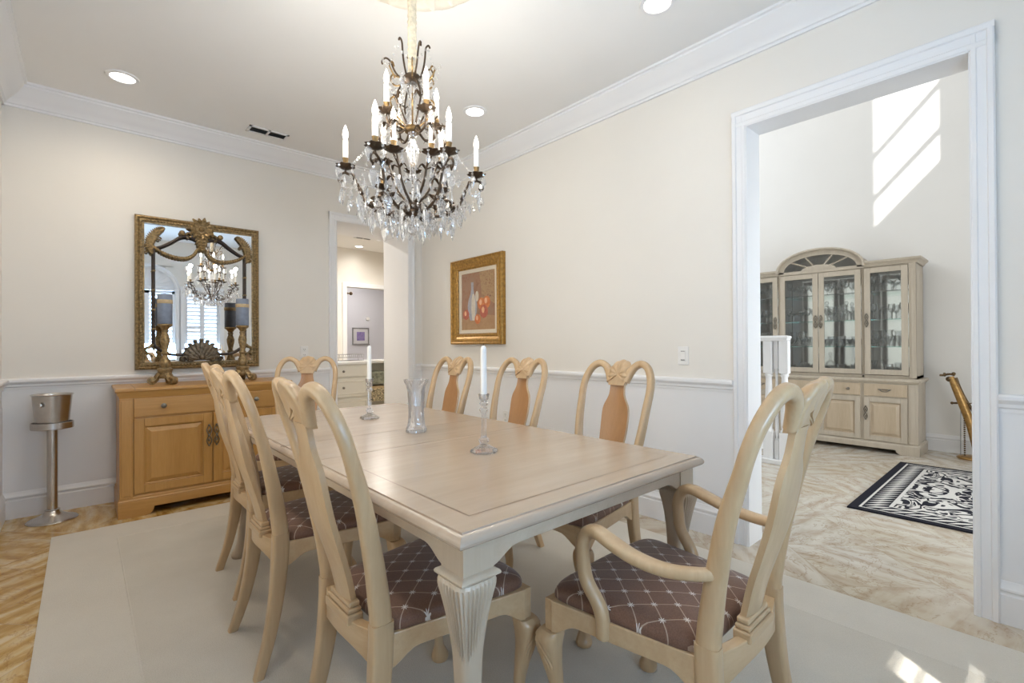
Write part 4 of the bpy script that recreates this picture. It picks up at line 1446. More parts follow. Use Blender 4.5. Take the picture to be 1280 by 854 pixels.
def pillar_candle(x, y, label, wax, h=0.222):
    t = thing('pillar_candle', label, 'candle', (x, y, SBT + 0.446), 0, 'pillar candles on the sideboard')
    r = 0.0465
    MB().lathe([(r - 0.003, 0.0), (r, 0.003), (r, h - 0.004), (r - 0.004, h), (0.02, h - 0.002), (0.001, h - 0.006)], 32).build('wax_body', MAT[wax], t, smooth=50)
    MB().lathe([(r + 0.0005, h * 0.68), (r + 0.0022, h * 0.69), (r + 0.0022, h * 0.80), (r + 0.0005, h * 0.81)], 32, caps=False).build('raffia_band', MAT['raffia'], t, smooth=50)
    MB().tube([(0, 0, h - 0.006), (0.001, 0, h + 0.008)], 0.0012, 6).build('wick', MAT['wick'], t)


gilt_candlestick(0.455, 4.36, 'antique gold tripod candlestick at the left end of the sideboard', R(-60))
gilt_candlestick(0.968, 4.36, 'antique gold tripod candlestick at the right end of the sideboard', R(-40))
pillar_candle(0.455, 4.36, 'thick blue pillar candle on the left gold candlestick', 'bluewax')
pillar_candle(0.968, 4.36, 'thick blue pillar candle on the right gold candlestick', 'bluewax', 0.215)

# ------------------------------------------------------------------ framed still life on the right wall
pt = thing('framed_painting', 'gilt framed still life of a pale jug and oranges on the cream wall', 'painting', (XR, 3.616, 1.566), R(-90))
PW, PH = 0.399, 0.416
PR = [(0.0, 0.0), (0.0, -0.038), (0.006, -0.048), (0.016, -0.050), (0.024, -0.044), (0.030, -0.046), (0.044, -0.043), (0.060, -0.031), (0.076, -0.024), (0.082, -0.028), (0.092, -0.028), (0.098, -0.020), (0.106, -0.018), (0.106, -0.004)]
MB().loft([[(-PW + i, y, -PH + i), (PW - i, y, -PH + i), (PW - i, y, PH - i), (-PW + i, y, PH - i)] for i, y in PR], caps=False).build('frame', MAT['gold'], pt, smooth=25)
MAT['liner'] = plain('cream linen liner', (0.70, 0.62, 0.50), 0.8, var=0.05, scale=90)
MB().loft([[(-PW + i, y, -PH + i), (PW - i, y, -PH + i), (PW - i, y, PH - i), (-PW + i, y, PH - i)] for i, y in ((0.100, -0.014), (0.138, -0.010), (0.142, -0.004))], caps=False).build('liner', MAT['liner'], pt)


def paint(name, cols, scale=14):
    t_ = NT(name)
    c_ = t_.coord('Object')
    nz = t_.noise(c_, scale, 5, 0.65, 0.8)
    return t_.bsdf(t_.ramp(nz, [(0.3 + 0.4 * i / max(1, len(cols) - 1), q) for i, q in enumerate(cols)]), 0.45, 0, nz, 0.2, 0.002)


pm = [paint('painted russet ground', [(0.24, 0.115, 0.065), (0.33, 0.175, 0.105), (0.30, 0.20, 0.13)], 9),
      paint('painted leaf pattern', [(0.22, 0.10, 0.07), (0.42, 0.28, 0.14), (0.25, 0.10, 0.07)], 30),
      paint('painted table cloth', [(0.36, 0.20, 0.10), (0.44, 0.28, 0.15)], 12),
      paint('painted blue grey jug', [(0.24, 0.24, 0.28), (0.38, 0.38, 0.42), (0.33, 0.28, 0.26)], 20),
      paint('painted pale highlight', [(0.55, 0.48, 0.38), (0.66, 0.60, 0.50)], 20),
      paint('painted orange', [(0.50, 0.12, 0.035), (0.66, 0.24, 0.08)], 24),
      paint('painted orange glint', [(0.70, 0.36, 0.18), (0.78, 0.48, 0.30)], 24),
      paint('painted red fruit', [(0.36, 0.075, 0.045), (0.52, 0.16, 0.10)], 24)]
cv = MB()
cx0, cz0 = PW - 0.140, PH - 0.140
lay = [0]


def blob(mi, pts):
    lay[0] += 1
    cv.cur = mi
    cv.add([(x, -0.0045 - 0.0002 * lay[0], z) for x, z in pts], [tuple(range(len(pts)))])


def ell(cx, cz, rx, rz, n=20):
    return [(cx + rx * math.cos(2 * math.pi * k / n), cz + rz * math.sin(2 * math.pi * k / n)) for k in range(n)]


blob(0, [(-cx0, -cz0), (cx0, -cz0), (cx0, cz0), (-cx0, cz0)])
blob(1, [(0.06, 0.02), (cx0, -0.04), (cx0, cz0), (0.02, cz0), (0.05, 0.15)])
blob(2, [(-cx0, -cz0), (cx0, -cz0), (cx0, -0.15), (0.05, -0.13), (-cx0, -0.165)])
jug = [(0.02, 0.185), (0.018, 0.12), (0.030, 0.07), (0.06, 0.02), (0.075, -0.04), (0.066, -0.11), (0.035, -0.185)]
blob(3, [(-0.085 + x, z) for x, z in jug] + [(-0.085 - x, z) for x, z in reversed(jug)])
blob(4, [(-0.085 + x * 0.45 + 0.016, z) for x, z in jug[2:]] + [(-0.085 - x * 0.45 + 0.016, z) for x, z in reversed(jug[2:])])
blob(4, ell(-0.012, 0.045, 0.026, 0.05))
for cx, cz, r, mi in ((-0.185, -0.125, 0.048, 7), (0.055, -0.03, 0.055, 5), (0.135, -0.02, 0.055, 5), (0.095, -0.105, 0.06, 7), (0.0, -0.175, 0.045, 5)):
    blob(mi, ell(cx, cz, r, r * 1.05))
    blob(6, ell(cx - r * 0.2, cz + r * 0.25, r * 0.35, r * 0.5))
cv.build('canvas', pm, pt)

# ------------------------------------------------------------------ wall plates


def plate(name, label, loc, rot, kind):
    t = thing(name, label, 'light switch' if kind == 'switch' else 'outlet', loc, rot)
    MB().box(-0.036, 0.036, -0.006, 0, -0.058, 0.058).build('cover_plate', MAT['plate'], t, bevel=0.003)
    if kind == 'switch':
        MB().box(-0.017, 0.017, -0.010, -0.005, -0.034, 0.034).build('rocker', MAT['plate'], t, bevel=0.002)
        MB().box(-0.013, 0.013, -0.0105, -0.009, -0.030, -0.024).box(-0.013, 0.013, -0.0105, -0.009, 0.026, 0.030).build('slider_slot', MAT['slot'], t)
    else:
        for z in (-0.025, 0.025):
            MB().box(-0.016, 0.016, -0.009, -0.005, z - 0.017, z + 0.017).build('socket', MAT['plate'], t, bevel=0.003)
        s_ = MB()
        for z in (-0.025, 0.025):
            s_.box(-0.008, -0.005, -0.0095, -0.0085, z - 0.002, z + 0.008).box(0.005, 0.008, -0.0095, -0.0085, z - 0.002, z + 0.008).box(-0.002, 0.002, -0.0095, -0.0085, z - 0.010, z - 0.006)
        s_.build('contact_slots', MAT['slot'], t)
    return t


plate('light_switch', 'white dimmer switch plate on the wall left of the wide doorway', (XR, 1.522, 1.074), R(-90), 'switch')
plate('wall_outlet', 'white outlet on the wall between the mirror and the pantry doorway', (1.545, YB, 1.085), 0, 'outlet')
plate('wall_outlet', 'white outlet low on the white dado behind the wall side chairs', (XR - 0.004, 3.216, 0.50), R(-90), 'outlet')

# ------------------------------------------------------------------ ice bucket on its stand
st = thing('bucket_stand', 'steel pedestal stand with a wide round foot left of the sideboard', 'bucket stand', (-0.15, 4.42, 0))
MB().lathe([(0.128, 0.0), (0.130, 0.004), (0.124, 0.010), (0.098, 0.020), (0.062, 0.036), (0.040, 0.055), (0.036, 0.066), (0.040, 0.070), (0.028, 0.078), (0.001, 0.078)], 48).build('foot', MAT['steel'], st, smooth=40)
MB().lathe([(0.027, 0.074), (0.027, 0.60), (0.032, 0.602), (0.032, 0.612), (0.001, 0.612)], 32).build('pole', MAT['steel'], st, smooth=40)
MB().lathe([(0.02, 0.608), (0.104, 0.608), (0.107, 0.611), (0.107, 0.650), (0.104, 0.652), (0.101, 0.650), (0.101, 0.616), (0.02, 0.616)], 48, caps=False).build('ring_tray', MAT['steel'], st, smooth=40)
bk = thing('ice_bucket', 'tapered steel ice bucket standing in the pedestal tray', 'ice bucket', (-0.15, 4.42, 0.6165))
MB().lathe([(0.001, 0.0), (0.078, 0.0), (0.082, 0.004), (0.085, 0.03), (0.100, 0.212), (0.106, 0.216), (0.107, 0.219), (0.104, 0.221), (0.097, 0.214), (0.082, 0.03), (0.001, 0.006)], 48, caps=False).build('body', MAT['steel'], bk, smooth=40)
for a in (-122, 58):
    q = MB()
    ca, sa = math.cos(R(a)), math.sin(R(a))
    q.tube([((0.094 + d) * ca, (0.094 + d) * sa, 0.155) for d in (0, 0.010, 0.012, 0.022, 0.028)], [0.007, 0.007, 0.016, 0.019, 0.012], 14)
    q.build('knob_handle', MAT['steel'], bk, smooth=50)

# ------------------------------------------------------------------ crystal candlesticks, tapers and vase on the table


def crystal_candlestick(x, y, label, tlabel):
    t = thing('crystal_candlestick', label, 'candlestick', (x, y, TZ + 0.0003), R(12), 'crystal candlesticks on the table')
    b = MB().lathe([(0.050, 0.0), (0.052, 0.006), (0.046, 0.012), (0.030, 0.020), (0.016, 0.028), (0.001, 0.028)], 8)
    b.build('foot', MAT['crystal'], t)
    s_ = MB()
    s_.lathe([(0.012, 0.028), (0.019, 0.038), (0.019, 0.048), (0.011, 0.056), (0.0105, 0.060), (0.0085, 0.14), (0.012, 0.146), (0.019, 0.155), (0.012, 0.164), (0.010, 0.168), (0.0175, 0.177), (0.012, 0.186)], 8)
    s_.build('stem', MAT['crystal'], t)
    MB().lathe([(0.011, 0.186), (0.018, 0.196), (0.021, 0.214), (0.018, 0.214), (0.0125, 0.200), (0.0125, 0.194), (0.001, 0.194)], 12).build('candle_cup', MAT['crystal'], t, smooth=30)
    c_ = thing('taper_candle', tlabel, 'candle', (x, y, TZ + 0.1948), 0, 'white tapers on the table')
    MB().lathe([(0.0118, 0), (0.0116, 0.10), (0.0108, 0.182), (0.0085, 0.192), (0.003, 0.197), (0.001, 0.197)], 20).build('wax_body', MAT['wax'], c_, smooth=50)
    MB().tube([(0, 0, 0.195), (0.001, 0.001, 0.207)], 0.0011, 6).build('wick', MAT['wick'], c_)


crystal_candlestick(1.10, 1.384, 'clear crystal candlestick on the table, nearer the camera than the vase', 'white taper candle in the crystal candlestick nearer the camera')
crystal_candlestick(1.148, 2.43, 'clear crystal candlestick on the far half of the table beyond the vase', 'white taper candle in the far crystal candlestick')
vs = thing('crystal_vase', 'flared cut crystal vase with twisted ribs between the two candlesticks', 'vase', (1.127, 1.91, TZ + 0.0003))
VP = [(0.040, 0.0), (0.044, 0.004), (0.044, 0.012), (0.038, 0.030), (0.034, 0.06), (0.033, 0.10), (0.0345, 0.15), (0.037, 0.19), (0.043, 0.215), (0.050, 0.230), (0.053, 0.238), (0.050, 0.238), (0.041, 0.215), (0.034, 0.18), (0.030, 0.10), (0.030, 0.03), (0.001, 0.022)]
VD = []
for (r0, z0), (r1, z1) in zip(VP, VP[1:]):
    for k in range(3):
        VD.append((r0 + (r1 - r0) * k / 3, z0 + (z1 - z0) * k / 3))
VD.append(VP[-1])
MB().lathe(VD, 96, flute=lambda r, z, a: r * (1 + (0.06 * abs(math.sin(5 * (a + z * 16))) + 0.03 * abs(math.sin(5 * (a - z * 16)))) * (1 if r > 0.031 else 0) + (0.06 * math.cos(10 * a) if z > 0.222 else 0))).build('vase_body', MAT['cutvase'], vs, smooth=35)
# ------------------------------------------------------------------ chandelier
CX, CY = 1.103, 1.89
ch = thing('chandelier', 'dark bronze chandelier with candle bulbs and hanging crystals over the table', 'chandelier', (CX, CY, ZC))


def W3(r, ang, z):
    return (CX + r * math.cos(ang), CY + r * math.sin(ang), z)


PHI = math.atan2(CY, CX) + math.pi          # towards the camera
cv = MB()
cv.lathe([(0.016 + 0.0035 * abs(math.sin(k * 1.9)) + 0.002 * (k % 2), 2.36 + k * (ZC - 2.36) / 44) for k in range(45)], 14, (CX, CY, 0))
cv.build('cord_cover', MAT['cord'], ch, world=True, smooth=60)
MB().lathe([(0.001, 1.715), (0.006, 1.718), (0.012, 1.726), (0.028, 1.732), (0.036, 1.740), (0.034, 1.752), (0.038, 1.758), (0.038, 1.776), (0.030, 1.784), (0.018, 1.792), (0.012, 1.80), (0.001, 1.80)], 20, (CX, CY, 0)).build('hub', MAT['bronze'], ch, world=True, smooth=40)
MB().lathe([(0.007, 1.79), (0.007, 1.88), (0.020, 1.90), (0.012, 1.93), (0.024, 1.99), (0.028, 2.03), (0.014, 2.08), (0.020, 2.10), (0.034, 2.13), (0.034, 2.17), (0.018, 2.22), (0.012, 2.25), (0.026, 2.29), (0.020, 2.33), (0.012, 2.36)], 12, (CX, CY, 0)).build('crystal_column', MAT['crystal'], ch, world=True, smooth=30)
MB().lathe([(0.016, 2.325), (0.036, 2.335), (0.040, 2.350), (0.034, 2.358), (0.016, 2.362)], 20, (CX, CY, 0)).build('crown_ring', MAT['bronze'], ch, world=True, smooth=40)
MB().lathe([(0.012, 2.10), (0.034, 2.105), (0.040, 2.115), (0.030, 2.13), (0.012, 2.135)], 20, (CX, CY, 0)).build('collar', MAT['bronzegold'], ch, world=True, smooth=40)



def candle_arm(path, bob, hook, rad=0.0052, leafs=()):
    """path of (r, z) at angle ang; ends under the drip pan"""
    def make(ang):
        a = MB()
        pts = smooth_path([W3(r, ang, z) for r, z in path], 5)
        a.tube(pts, [rad * (1.25 - 0.45 * i / len(pts)) for i in range(len(pts))], 8)
        if hook:
            hp = [W3(r, ang, z) for r, z in hook]
            a.tube(smooth_path(hp, 5), rad * 0.85, 7)
        arm = a.build('arm', MAT['bronze'], ch, world=True, smooth=60)
        for (r, z, tw) in leafs:
            l = MB()
            for sd in (-1, 1):
                p = W3(r, ang + sd * 0.004, z)
                q = W3(r + 0.012, ang + sd * 0.13 * (0.2 / max(r, 0.1)), z + 0.014 + tw)
                e = W3(r + 0.004, ang + sd * 0.20 * (0.2 / max(r, 0.1)), z - 0.006 + tw)
                l.tube(smooth_path([p, q, e], 3), [(0.003, 0.003), (0.005, 0.003), (0.008, 0.003), (0.009, 0.003), (0.007, 0.003), (0.004, 0.002), (0.001, 0.001)], 6)
            l.build('leaf', MAT['bronze'], arm, world=True, smooth=60)
        r, z = bob
        bx, by, bz = W3(r, ang, z)
        d = MB()
        d.lathe([(0.009, -0.010), (0.020, -0.006), (0.034, 0.002), (0.040, 0.008), (0.036, 0.010), (0.012, 0.004), (0.001, 0.004)], 32, (bx, by, bz),
                flute=lambda rr, zz, aa: rr * (1 + (0.14 * math.cos(8 * aa) if rr > 0.03 else 0)))
        d.build('drip_pan', MAT['bronze'], arm, world=True, smooth=40)
        MB().lathe([(0.011, 0.003), (0.010, 0.010), (0.012, 0.034), (0.0138, 0.040), (0.001, 0.040)], 14, (bx, by, bz)).build('candle_cup', MAT['bronzegold'], arm, world=True, smooth=40)
        MB().lathe([(0.0115, 0.038), (0.0115, 0.118), (0.009, 0.122), (0.001, 0.122)], 14, (bx, by, bz)).build('candle_sleeve', MAT['sleeve'], arm, world=True, smooth=40)
        MB().lathe([(0.006, 0.121), (0.010, 0.130), (0.0125, 0.143), (0.010, 0.160), (0.005, 0.176), (0.001, 0.186)], 12, (bx, by, bz)).build('flame_bulb', MAT['bulb'], arm, world=True, smooth=60)
        return arm
    return make


armA = candle_arm([(0.032, 1.755), (0.085, 1.732), (0.150, 1.745), (0.205, 1.785), (0.228, 1.830), (0.240, 1.868), (0.266, 1.895), (0.286, 1.905), (0.287, 1.920)], (0.287, 1.928),
                  [(0.287, 1.905), (0.306, 1.898), (0.318, 1.878), (0.308, 1.862), (0.298, 1.872)], 0.0062, [(0.12, 1.742, 0), (0.17, 1.765, 0), (0.215, 1.815, 0.004), (0.245, 1.875, 0.004)])
armB = candle_arm([(0.022, 1.790), (0.055, 1.825), (0.085, 1.875), (0.100, 1.925), (0.128, 1.955), (0.135, 1.965)], (0.135, 1.975),
                  [(0.100, 1.925), (0.118, 1.985), (0.150, 2.040), (0.148, 2.095), (0.118, 2.135), (0.105, 2.180), (0.120, 2.205)], 0.0052, [(0.095, 1.915, 0.0), (0.148, 2.07, 0.006)])
armC = candle_arm([(0.030, 2.115), (0.065, 2.085), (0.105, 2.095), (0.122, 2.130), (0.124, 2.150)], (0.124, 2.160),
                  [(0.030, 2.135), (0.055, 2.190), (0.075, 2.240), (0.062, 2.285), (0.036, 2.335)], 0.0048, [(0.075, 2.088, 0.0), (0.068, 2.24, 0.004)])
for d in (30, 90, 150, 210, 270, 330):
    armA(PHI + R(d))
    ld = bpy.data.lights.new('bulb_light', 'POINT')
    ld.energy = CHANDELIER_WATTS
    ld.color = (1.0, 0.94, 0.84)
    ld.shadow_soft_size = 0.02
    lo = bpy.data.objects.new('bulb_light', ld)
    COL.objects.link(lo)
    lo.parent = ch
    lo.location = Vector(W3(0.287, PHI + R(d), 2.14)) - Vector((CX, CY, ZC))
for d in (36, 108, 180, 252, 324):
    armB(PHI + R(d))
for d in (28, 118, 208, 298):
    armC(PHI + R(d))
for k in range(6):
    a = PHI + R(15 + 60 * k)
    m = MB()
    if k % 2:
        pts = [(0.036, 2.345), (0.050, 2.390), (0.058, 2.440), (0.062, 2.480), (0.074, 2.492), (0.080, 2.480)]
    else:
        pts = [(0.036, 2.340), (0.075, 2.375), (0.098, 2.425), (0.120, 2.445), (0.138, 2.432), (0.136, 2.418)]
    m.tube(smooth_path([W3(r, a, z) for r, z in pts], 5), 0.0042, 7)
    m.build('crown_hook', MAT['bronze'], ch, world=True, smooth=60)
for k in range(6):
    a = PHI + R(60 * k)
    m = MB()
    m.tube(smooth_path([W3(r, a, z) for r, z in ((0.030, 2.335), (0.085, 2.330), (0.112, 2.365), (0.098, 2.385), (0.090, 2.368))], 5), 0.0038, 7)
    m.tube(smooth_path([W3(r, a, z) for r, z in ((0.034, 2.125), (0.090, 2.165), (0.108, 2.215), (0.092, 2.235))], 5), 0.0038, 7)
    m.build('scroll', MAT['bronzegold'], ch, world=True, smooth=60)
# lower ring of scroll ironwork
for k in range(12):
    a = PHI + R(30 * k)
    m = MB()
    pts = [W3(0.175 + 0.024 * math.cos(t) * (1 - t / 14), a + 0.10 * math.sin(t) * (1 - t / 14), 1.768 + 0.016 * math.sin(t * 0.5)) for t in [q * 0.5 for q in range(15)]]
    m.tube(pts, 0.005, 6)
    m.build('scroll', MAT['bronze'], ch, world=True, smooth=60)


# pendants: flat faceted drops sharing three meshes
def drop_mesh(L, w, d):
    m = MB()
    top, mid, low = 0.0, -L * 0.30, -L
    ring = lambda s, z: [(w * s * math.cos(t), d * s * math.sin(t), z) for t in [math.pi / 4 * k for k in range(8)]]
    m.loft([ring(0.18, top), ring(0.75, -L * 0.12), ring(1.0, mid), ring(0.72, -L * 0.62), ring(0.05, low)])
    m.ball((0, 0, 0.009), 0.006, 6, 4)
    return m


def kite_mesh(L, w, d):
    m = MB()
    ring = lambda s, z: [(w * s, 0, z), (0, d * s, z), (-w * s, 0, z), (0, -d * s, z)]
    m.loft([ring(0.1, 0), ring(1.0, -L * 0.66), ring(0.05, -L)])
    m.ball((0, 0, 0.009), 0.006, 6, 4)
    return m


protos = [drop_mesh(0.058, 0.0155, 0.007), kite_mesh(0.046, 0.014, 0.006), drop_mesh(0.078, 0.020, 0.009)]
pro = [None, None, None]
RC = Vector((CX, CY, ZC))


def pendant(kind, p, rot):
    if pro[kind] is None:
        o = protos[kind].build('pendant', MAT['crystal'], ch)
        pro[kind] = o
    else:
        o = pro[kind].copy()
        COL.objects.link(o)
        o.parent = ch
    o.location = Vector(p) - RC
    o.rotation_euler = (0, 0, rot)


rnd = random.Random(5)
spots = []
for d in (30, 90, 150, 210, 270, 330):
    bx, by, bz = W3(0.287, PHI + R(d), 1.928)
    for k in range(4):
        t_ = 2 * math.pi * k / 4 + 0.4
        spots.append((1 if k % 2 else 0, (bx + 0.038 * math.cos(t_), by + 0.038 * math.sin(t_), 1.918 - 0.0)))
    spots.append((2, W3(0.300, PHI + R(d), 1.838)))
    spots.append((2, W3(0.215, PHI + R(d) + 0.04, 1.760)))
    spots.append((0, W3(0.140, PHI + R(d), 1.722)))
for k in range(12):
    spots.append((2, W3(0.185, PHI + R(30 * k + 15), 1.725 - 0.012 * (k % 2))))
for k in range(10):
    spots.append((0, W3(0.095, PHI + R(36 * k), 1.712)))
for k in range(6):
    spots.append((0, W3(0.250, PHI + R(60 * k), 1.775)))
for k in range(6):
    spots.append((2, W3(0.045, PHI + R(60 * k + 20), 1.705)))
for d in (36, 108, 180, 252, 324):
    bx, by, bz = W3(0.135, PHI + R(d), 1.975)
    for k in range(2):
        t_ = math.pi * k + R(d)
        spots.append((1, (bx + 0.038 * math.cos(t_), by + 0.038 * math.sin(t_), 1.965)))
for d in (28, 118, 208, 298):
    spots.append((0, W3(0.160, PHI + R(d), 2.148)))
for k in range(6):
    spots.append((0, W3(0.09, PHI + R(60 * k + 30), 2.315)))
for kind, p in spots[:100]:
    pendant(kind, p, rnd.uniform(0, 3))
MB().ball((CX, CY, 1.665), 0.024, 10, 7).build('bottom_ball', MAT['crystal'], ch, world=True)
# the many small drops between the large pendants
sd = MB()
rs = random.Random(21)
for k in range(150):
    a = 2 * math.pi * k / 150 + rs.uniform(-0.03, 0.03)
    r = (0.31, 0.265, 0.225, 0.17, 0.12)[k % 5] + rs.uniform(-0.012, 0.012)
    z = 1.700 + 0.62 * max(0.0, r - 0.12) + rs.uniform(-0.02, 0.025)
    L, w = rs.uniform(0.034, 0.056), rs.uniform(0.008, 0.012)
    x, y, _ = W3(r, a, 0)
    tw = rs.uniform(0, 3)
    ring = lambda q, zz: [(x + w * q * math.cos(tw + math.pi / 2 * j) * (1 if j % 2 else 0.5), y + w * q * math.sin(tw + math.pi / 2 * j) * (1 if j % 2 else 0.5), zz) for j in range(4)]
    sd.loft([ring(0.1, z), ring(1.0, z - L * 0.6), ring(0.06, z - L)])
    sd.add([(x - 0.0005, y, z), (x + 0.0005, y, z), (x + 0.0005, y, z + 0.03), (x - 0.0005, y, z + 0.03)], [(0, 1, 2, 3)])
sd.build('small_drops', MAT['crystal'], ch, world=True, kind='stuff')
# strings of small beads
bd = MB()


def bead_string(p, q, sag, n):
    for i in range(n):
        u = (i + 0.5) / n
        x, y = p[0] + (q[0] - p[0]) * u, p[1] + (q[1] - p[1]) * u
        z = p[2] + (q[2] - p[2]) * u - sag * 4 * u * (1 - u)
        r = 0.0068
        bd.add([(x + r, y, z), (x, y + r, z), (x - r, y, z), (x, y - r, z), (x, y, z + r), (x, y, z - r)], [(0, 1, 4), (1, 2, 4), (2, 3, 4), (3, 0, 4), (1, 0, 5), (2, 1, 5), (3, 2, 5), (0, 3, 5)])


AA = [PHI + R(d) for d in (30, 90, 150, 210, 270, 330)]
for i, a in enumerate(AA):
    bead_string(W3(0.06, a, 2.33), W3(0.287, a, 1.925), 0.07, 26)
    bead_string(W3(0.32, a, 1.885), W3(0.32, AA[(i + 1) % 6], 1.885), 0.085, 16)
    bead_string(W3(0.215, a, 1.775), W3(0.215, AA[(i + 1) % 6], 1.775), 0.05, 11)
    bead_string(W3(0.287, a, 1.915), W3(0.06, a, 1.74), 0.045, 14)
for d in (36, 108, 180, 252, 324):
    a = PHI + R(d)
    bead_string(W3(0.05, a, 2.33), W3(0.135, a, 1.98), 0.03, 18)
    bead_string(W3(0.135, a, 1.96), W3(0.135, a + R(72), 1.96), 0.06, 9)
for k in range(6):
    a = PHI + R(60 * k + 30)
    bead_string(W3(0.13, a, 2.43), W3(0.13, a + R(60), 2.43), 0.06, 8)
bd.build('bead_strings', MAT['crystal'], ch, world=True, kind='stuff')
# ------------------------------------------------------------------ display hutch in the foyer (local -Y faces the doorway)
HX, HY = 6.20, 1.73
hu = thing('display_hutch', 'tall washed oak display hutch with an arched top and glass doors full of glassware', 'china cabinet', (HX, HY, 0), R(-90))
hw, dp = 0.870, 0.47
W, P = MAT['hutchwood'], MAT['hutchpanel']
MB().box(-hw, hw, 0.0, dp, 0.06, 0.735).build('base_case', W, hu, bevel=0.003)
fx = hw + 0.018
poly = [(-fx, 0.0), (-fx + 0.14, 0.0)]
for k in range(9):
    u = k / 8
    poly.append((-fx + 0.142 + 0.05 * math.sin(u * math.pi / 2), 0.045 * (1 - math.cos(u * math.pi / 2))))
poly += [(-x, z) for x, z in reversed(poly)]
poly += [(fx, 0.085), (-fx, 0.085)]
m = MB().prism(poly, 'y', -0.020, 0.010)
for s in (-1, 1):
    m.box(min(s * fx, s * (fx - 0.02)), max(s * fx, s * (fx - 0.02)), -0.018, dp, 0.0, 0.085)
moulded_slab(m, -hw, hw, 0.0, dp, [(0.019, 0.084), (0.019, 0.094), (0.013, 0.104), (0.008, 0.110), (0.0, 0.112)])
m.build('plinth', W, hu, bevel=0.002)
moulded_slab(MB(), -hw, hw, 0.0, dp, [(0.0, 0.722), (0.010, 0.726), (0.016, 0.738), (0.026, 0.742), (0.028, 0.752), (0.026, 0.764), (0.018, 0.770), (0.0, 0.772)]).build('ledge', W, hu, smooth=30)
m = MB()
for s in (-1, 1):
    for z0, z1, yy in ((0.115, 0.720, -0.008),):
        m.box(min(s * 0.800, s * (hw + 0.004)), max(s * 0.800, s * (hw + 0.004)), yy, 0.02, z0, z1)
        m.box(min(s * 0.815, s * (hw - 0.012)), max(s * 0.815, s * (hw - 0.012)), yy - 0.004, 0.0, z0 + 0.03, z1 - 0.03)
m.build('base_pilaster', W, hu, bevel=0.003)


def bail_pull(parent, x, y, z):
    k = MB()
    for s in (-1, 1):
        k.ball((x + s * 0.040, y - 0.006, z + 0.004), 0.009, 8, 6)
    k.tube(smooth_path([(x - 0.055, y - 0.008, z + 0.010), (x - 0.040, y - 0.014, z + 0.002), (x - 0.018, y - 0.018, z - 0.012), (x + 0.018, y - 0.018, z - 0.012), (x + 0.040, y - 0.014, z + 0.002), (x + 0.055, y - 0.008, z + 0.010)], 4), 0.0045, 7)
    k.tube(smooth_path([(x - 0.042, y - 0.006, z + 0.004), (x, y - 0.008, z + 0.010), (x + 0.042, y - 0.006, z + 0.004)], 4), 0.0035, 6)
    return k.build('handle', MAT['pewter'], parent, smooth=60)


for i, (x0, x1) in enumerate(((-0.792, -0.428), (-0.400, -0.004), (0.004, 0.400), (0.428, 0.792))):
    dr = MB().box(x0 + 0.002, x1 - 0.002, -0.014, 0.02, 0.585, 0.712).build('drawer', P, hu, bevel=0.004)
    if i in (0, 3):
        bail_pull(dr, (x0 + x1) / 2, -0.014, 0.650)
    else:
        knob(dr, (x0 + x1) / 2 + (-0.09 if i == 1 else 0.09), -0.014, 0.650, 0.014)
    d = frame_door(x1 - x0 - 0.004, 0.452, 'base_door', (W, P), hu, (x0 + 0.002, 0.002, 0.120), 0.050, 0.018)
    lattice_pull(d, 0.018 if i in (1, 3) and i != 1 else (x1 - x0 - 0.022 if i in (0, 1) else 0.018), -0.018, 0.285, 0.13)
# upper part: sides, back mirror, cornice
UY, ZB, ZT = 0.055, 0.772, 1.955
uw = hw - 0.012
m = MB()
for s in (-1, 1):
    m.box(min(s * uw, s * (uw - 0.020)), max(s * uw, s * (uw - 0.020)), UY, dp, ZB, ZT)
    m.box(min(s * 0.800, s * uw), max(s * 0.800, s * uw), UY - 0.006, UY + 0.022, ZB + 0.01, ZT)
    m.box(min(s * 0.402, s * 0.426), max(s * 0.402, s * 0.426), UY, dp - 0.02, ZB, ZT)
m.box(-uw, uw, UY, dp, ZB, ZB + 0.030)
m.box(-uw, uw, UY, dp, ZT - 0.012, ZT)
m.box(-uw, uw, dp - 0.012, dp, ZB, ZT)
m.build('upper_case', W, hu, bevel=0.002)
q = MB()
for s in (-1, 1):
    q.box(min(s * 0.818, s * (uw - 0.014)), max(s * 0.818, s * (uw - 0.014)), UY - 0.010, UY - 0.004, ZB + 0.06, ZT - 0.05)
q.build('upper_pilaster', W, hu, bevel=0.002)
MAT['backmirror'] = plain('cabinet back mirror', (0.90, 0.93, 0.94), 0.10, 1.0, 0.0)
m = MB()
for x0, x1 in ((-0.826, -0.430), (-0.398, 0.398), (0.430, 0.826)):
    m.box(x0, x1, dp - 0.016, dp - 0.013, ZB + 0.032, ZT - 0.014)
m.build('back_mirror', MAT['backmirror'], hu)
SHELF_Z = (1.10, 1.39, 1.69)
for z in SHELF_Z:
    for x0, x1 in ((-0.826, -0.430), (-0.398, 0.398), (0.430, 0.826)):
        MB().box(x0, x1, UY + 0.045, dp - 0.02, z - 0.004, z + 0.004).build('glass_shelf', MAT['shelfglass'], hu)
COR = [(0.0, ZT - 0.004), (0.010, ZT), (0.014, ZT + 0.012), (0.024, ZT + 0.026), (0.040, ZT + 0.036), (0.046, ZT + 0.048), (0.046, ZT + 0.056), (0.036, ZT + 0.058)]
for s in (-1, 1):
    a_, b_ = sorted((s * 0.425, s * (uw + 0.001)))
    m = MB()
    rings = []
    for o_, z in COR:
        xo = (b_ + o_) if s > 0 else (a_ - o_)
        xi = a_ if s > 0 else b_
        rings.append([(xi, UY - o_, z), (xo, UY - o_, z), (xo, dp, z), (xi, dp, z)])
    m.loft(rings).build('cornice', W, hu, smooth=30)
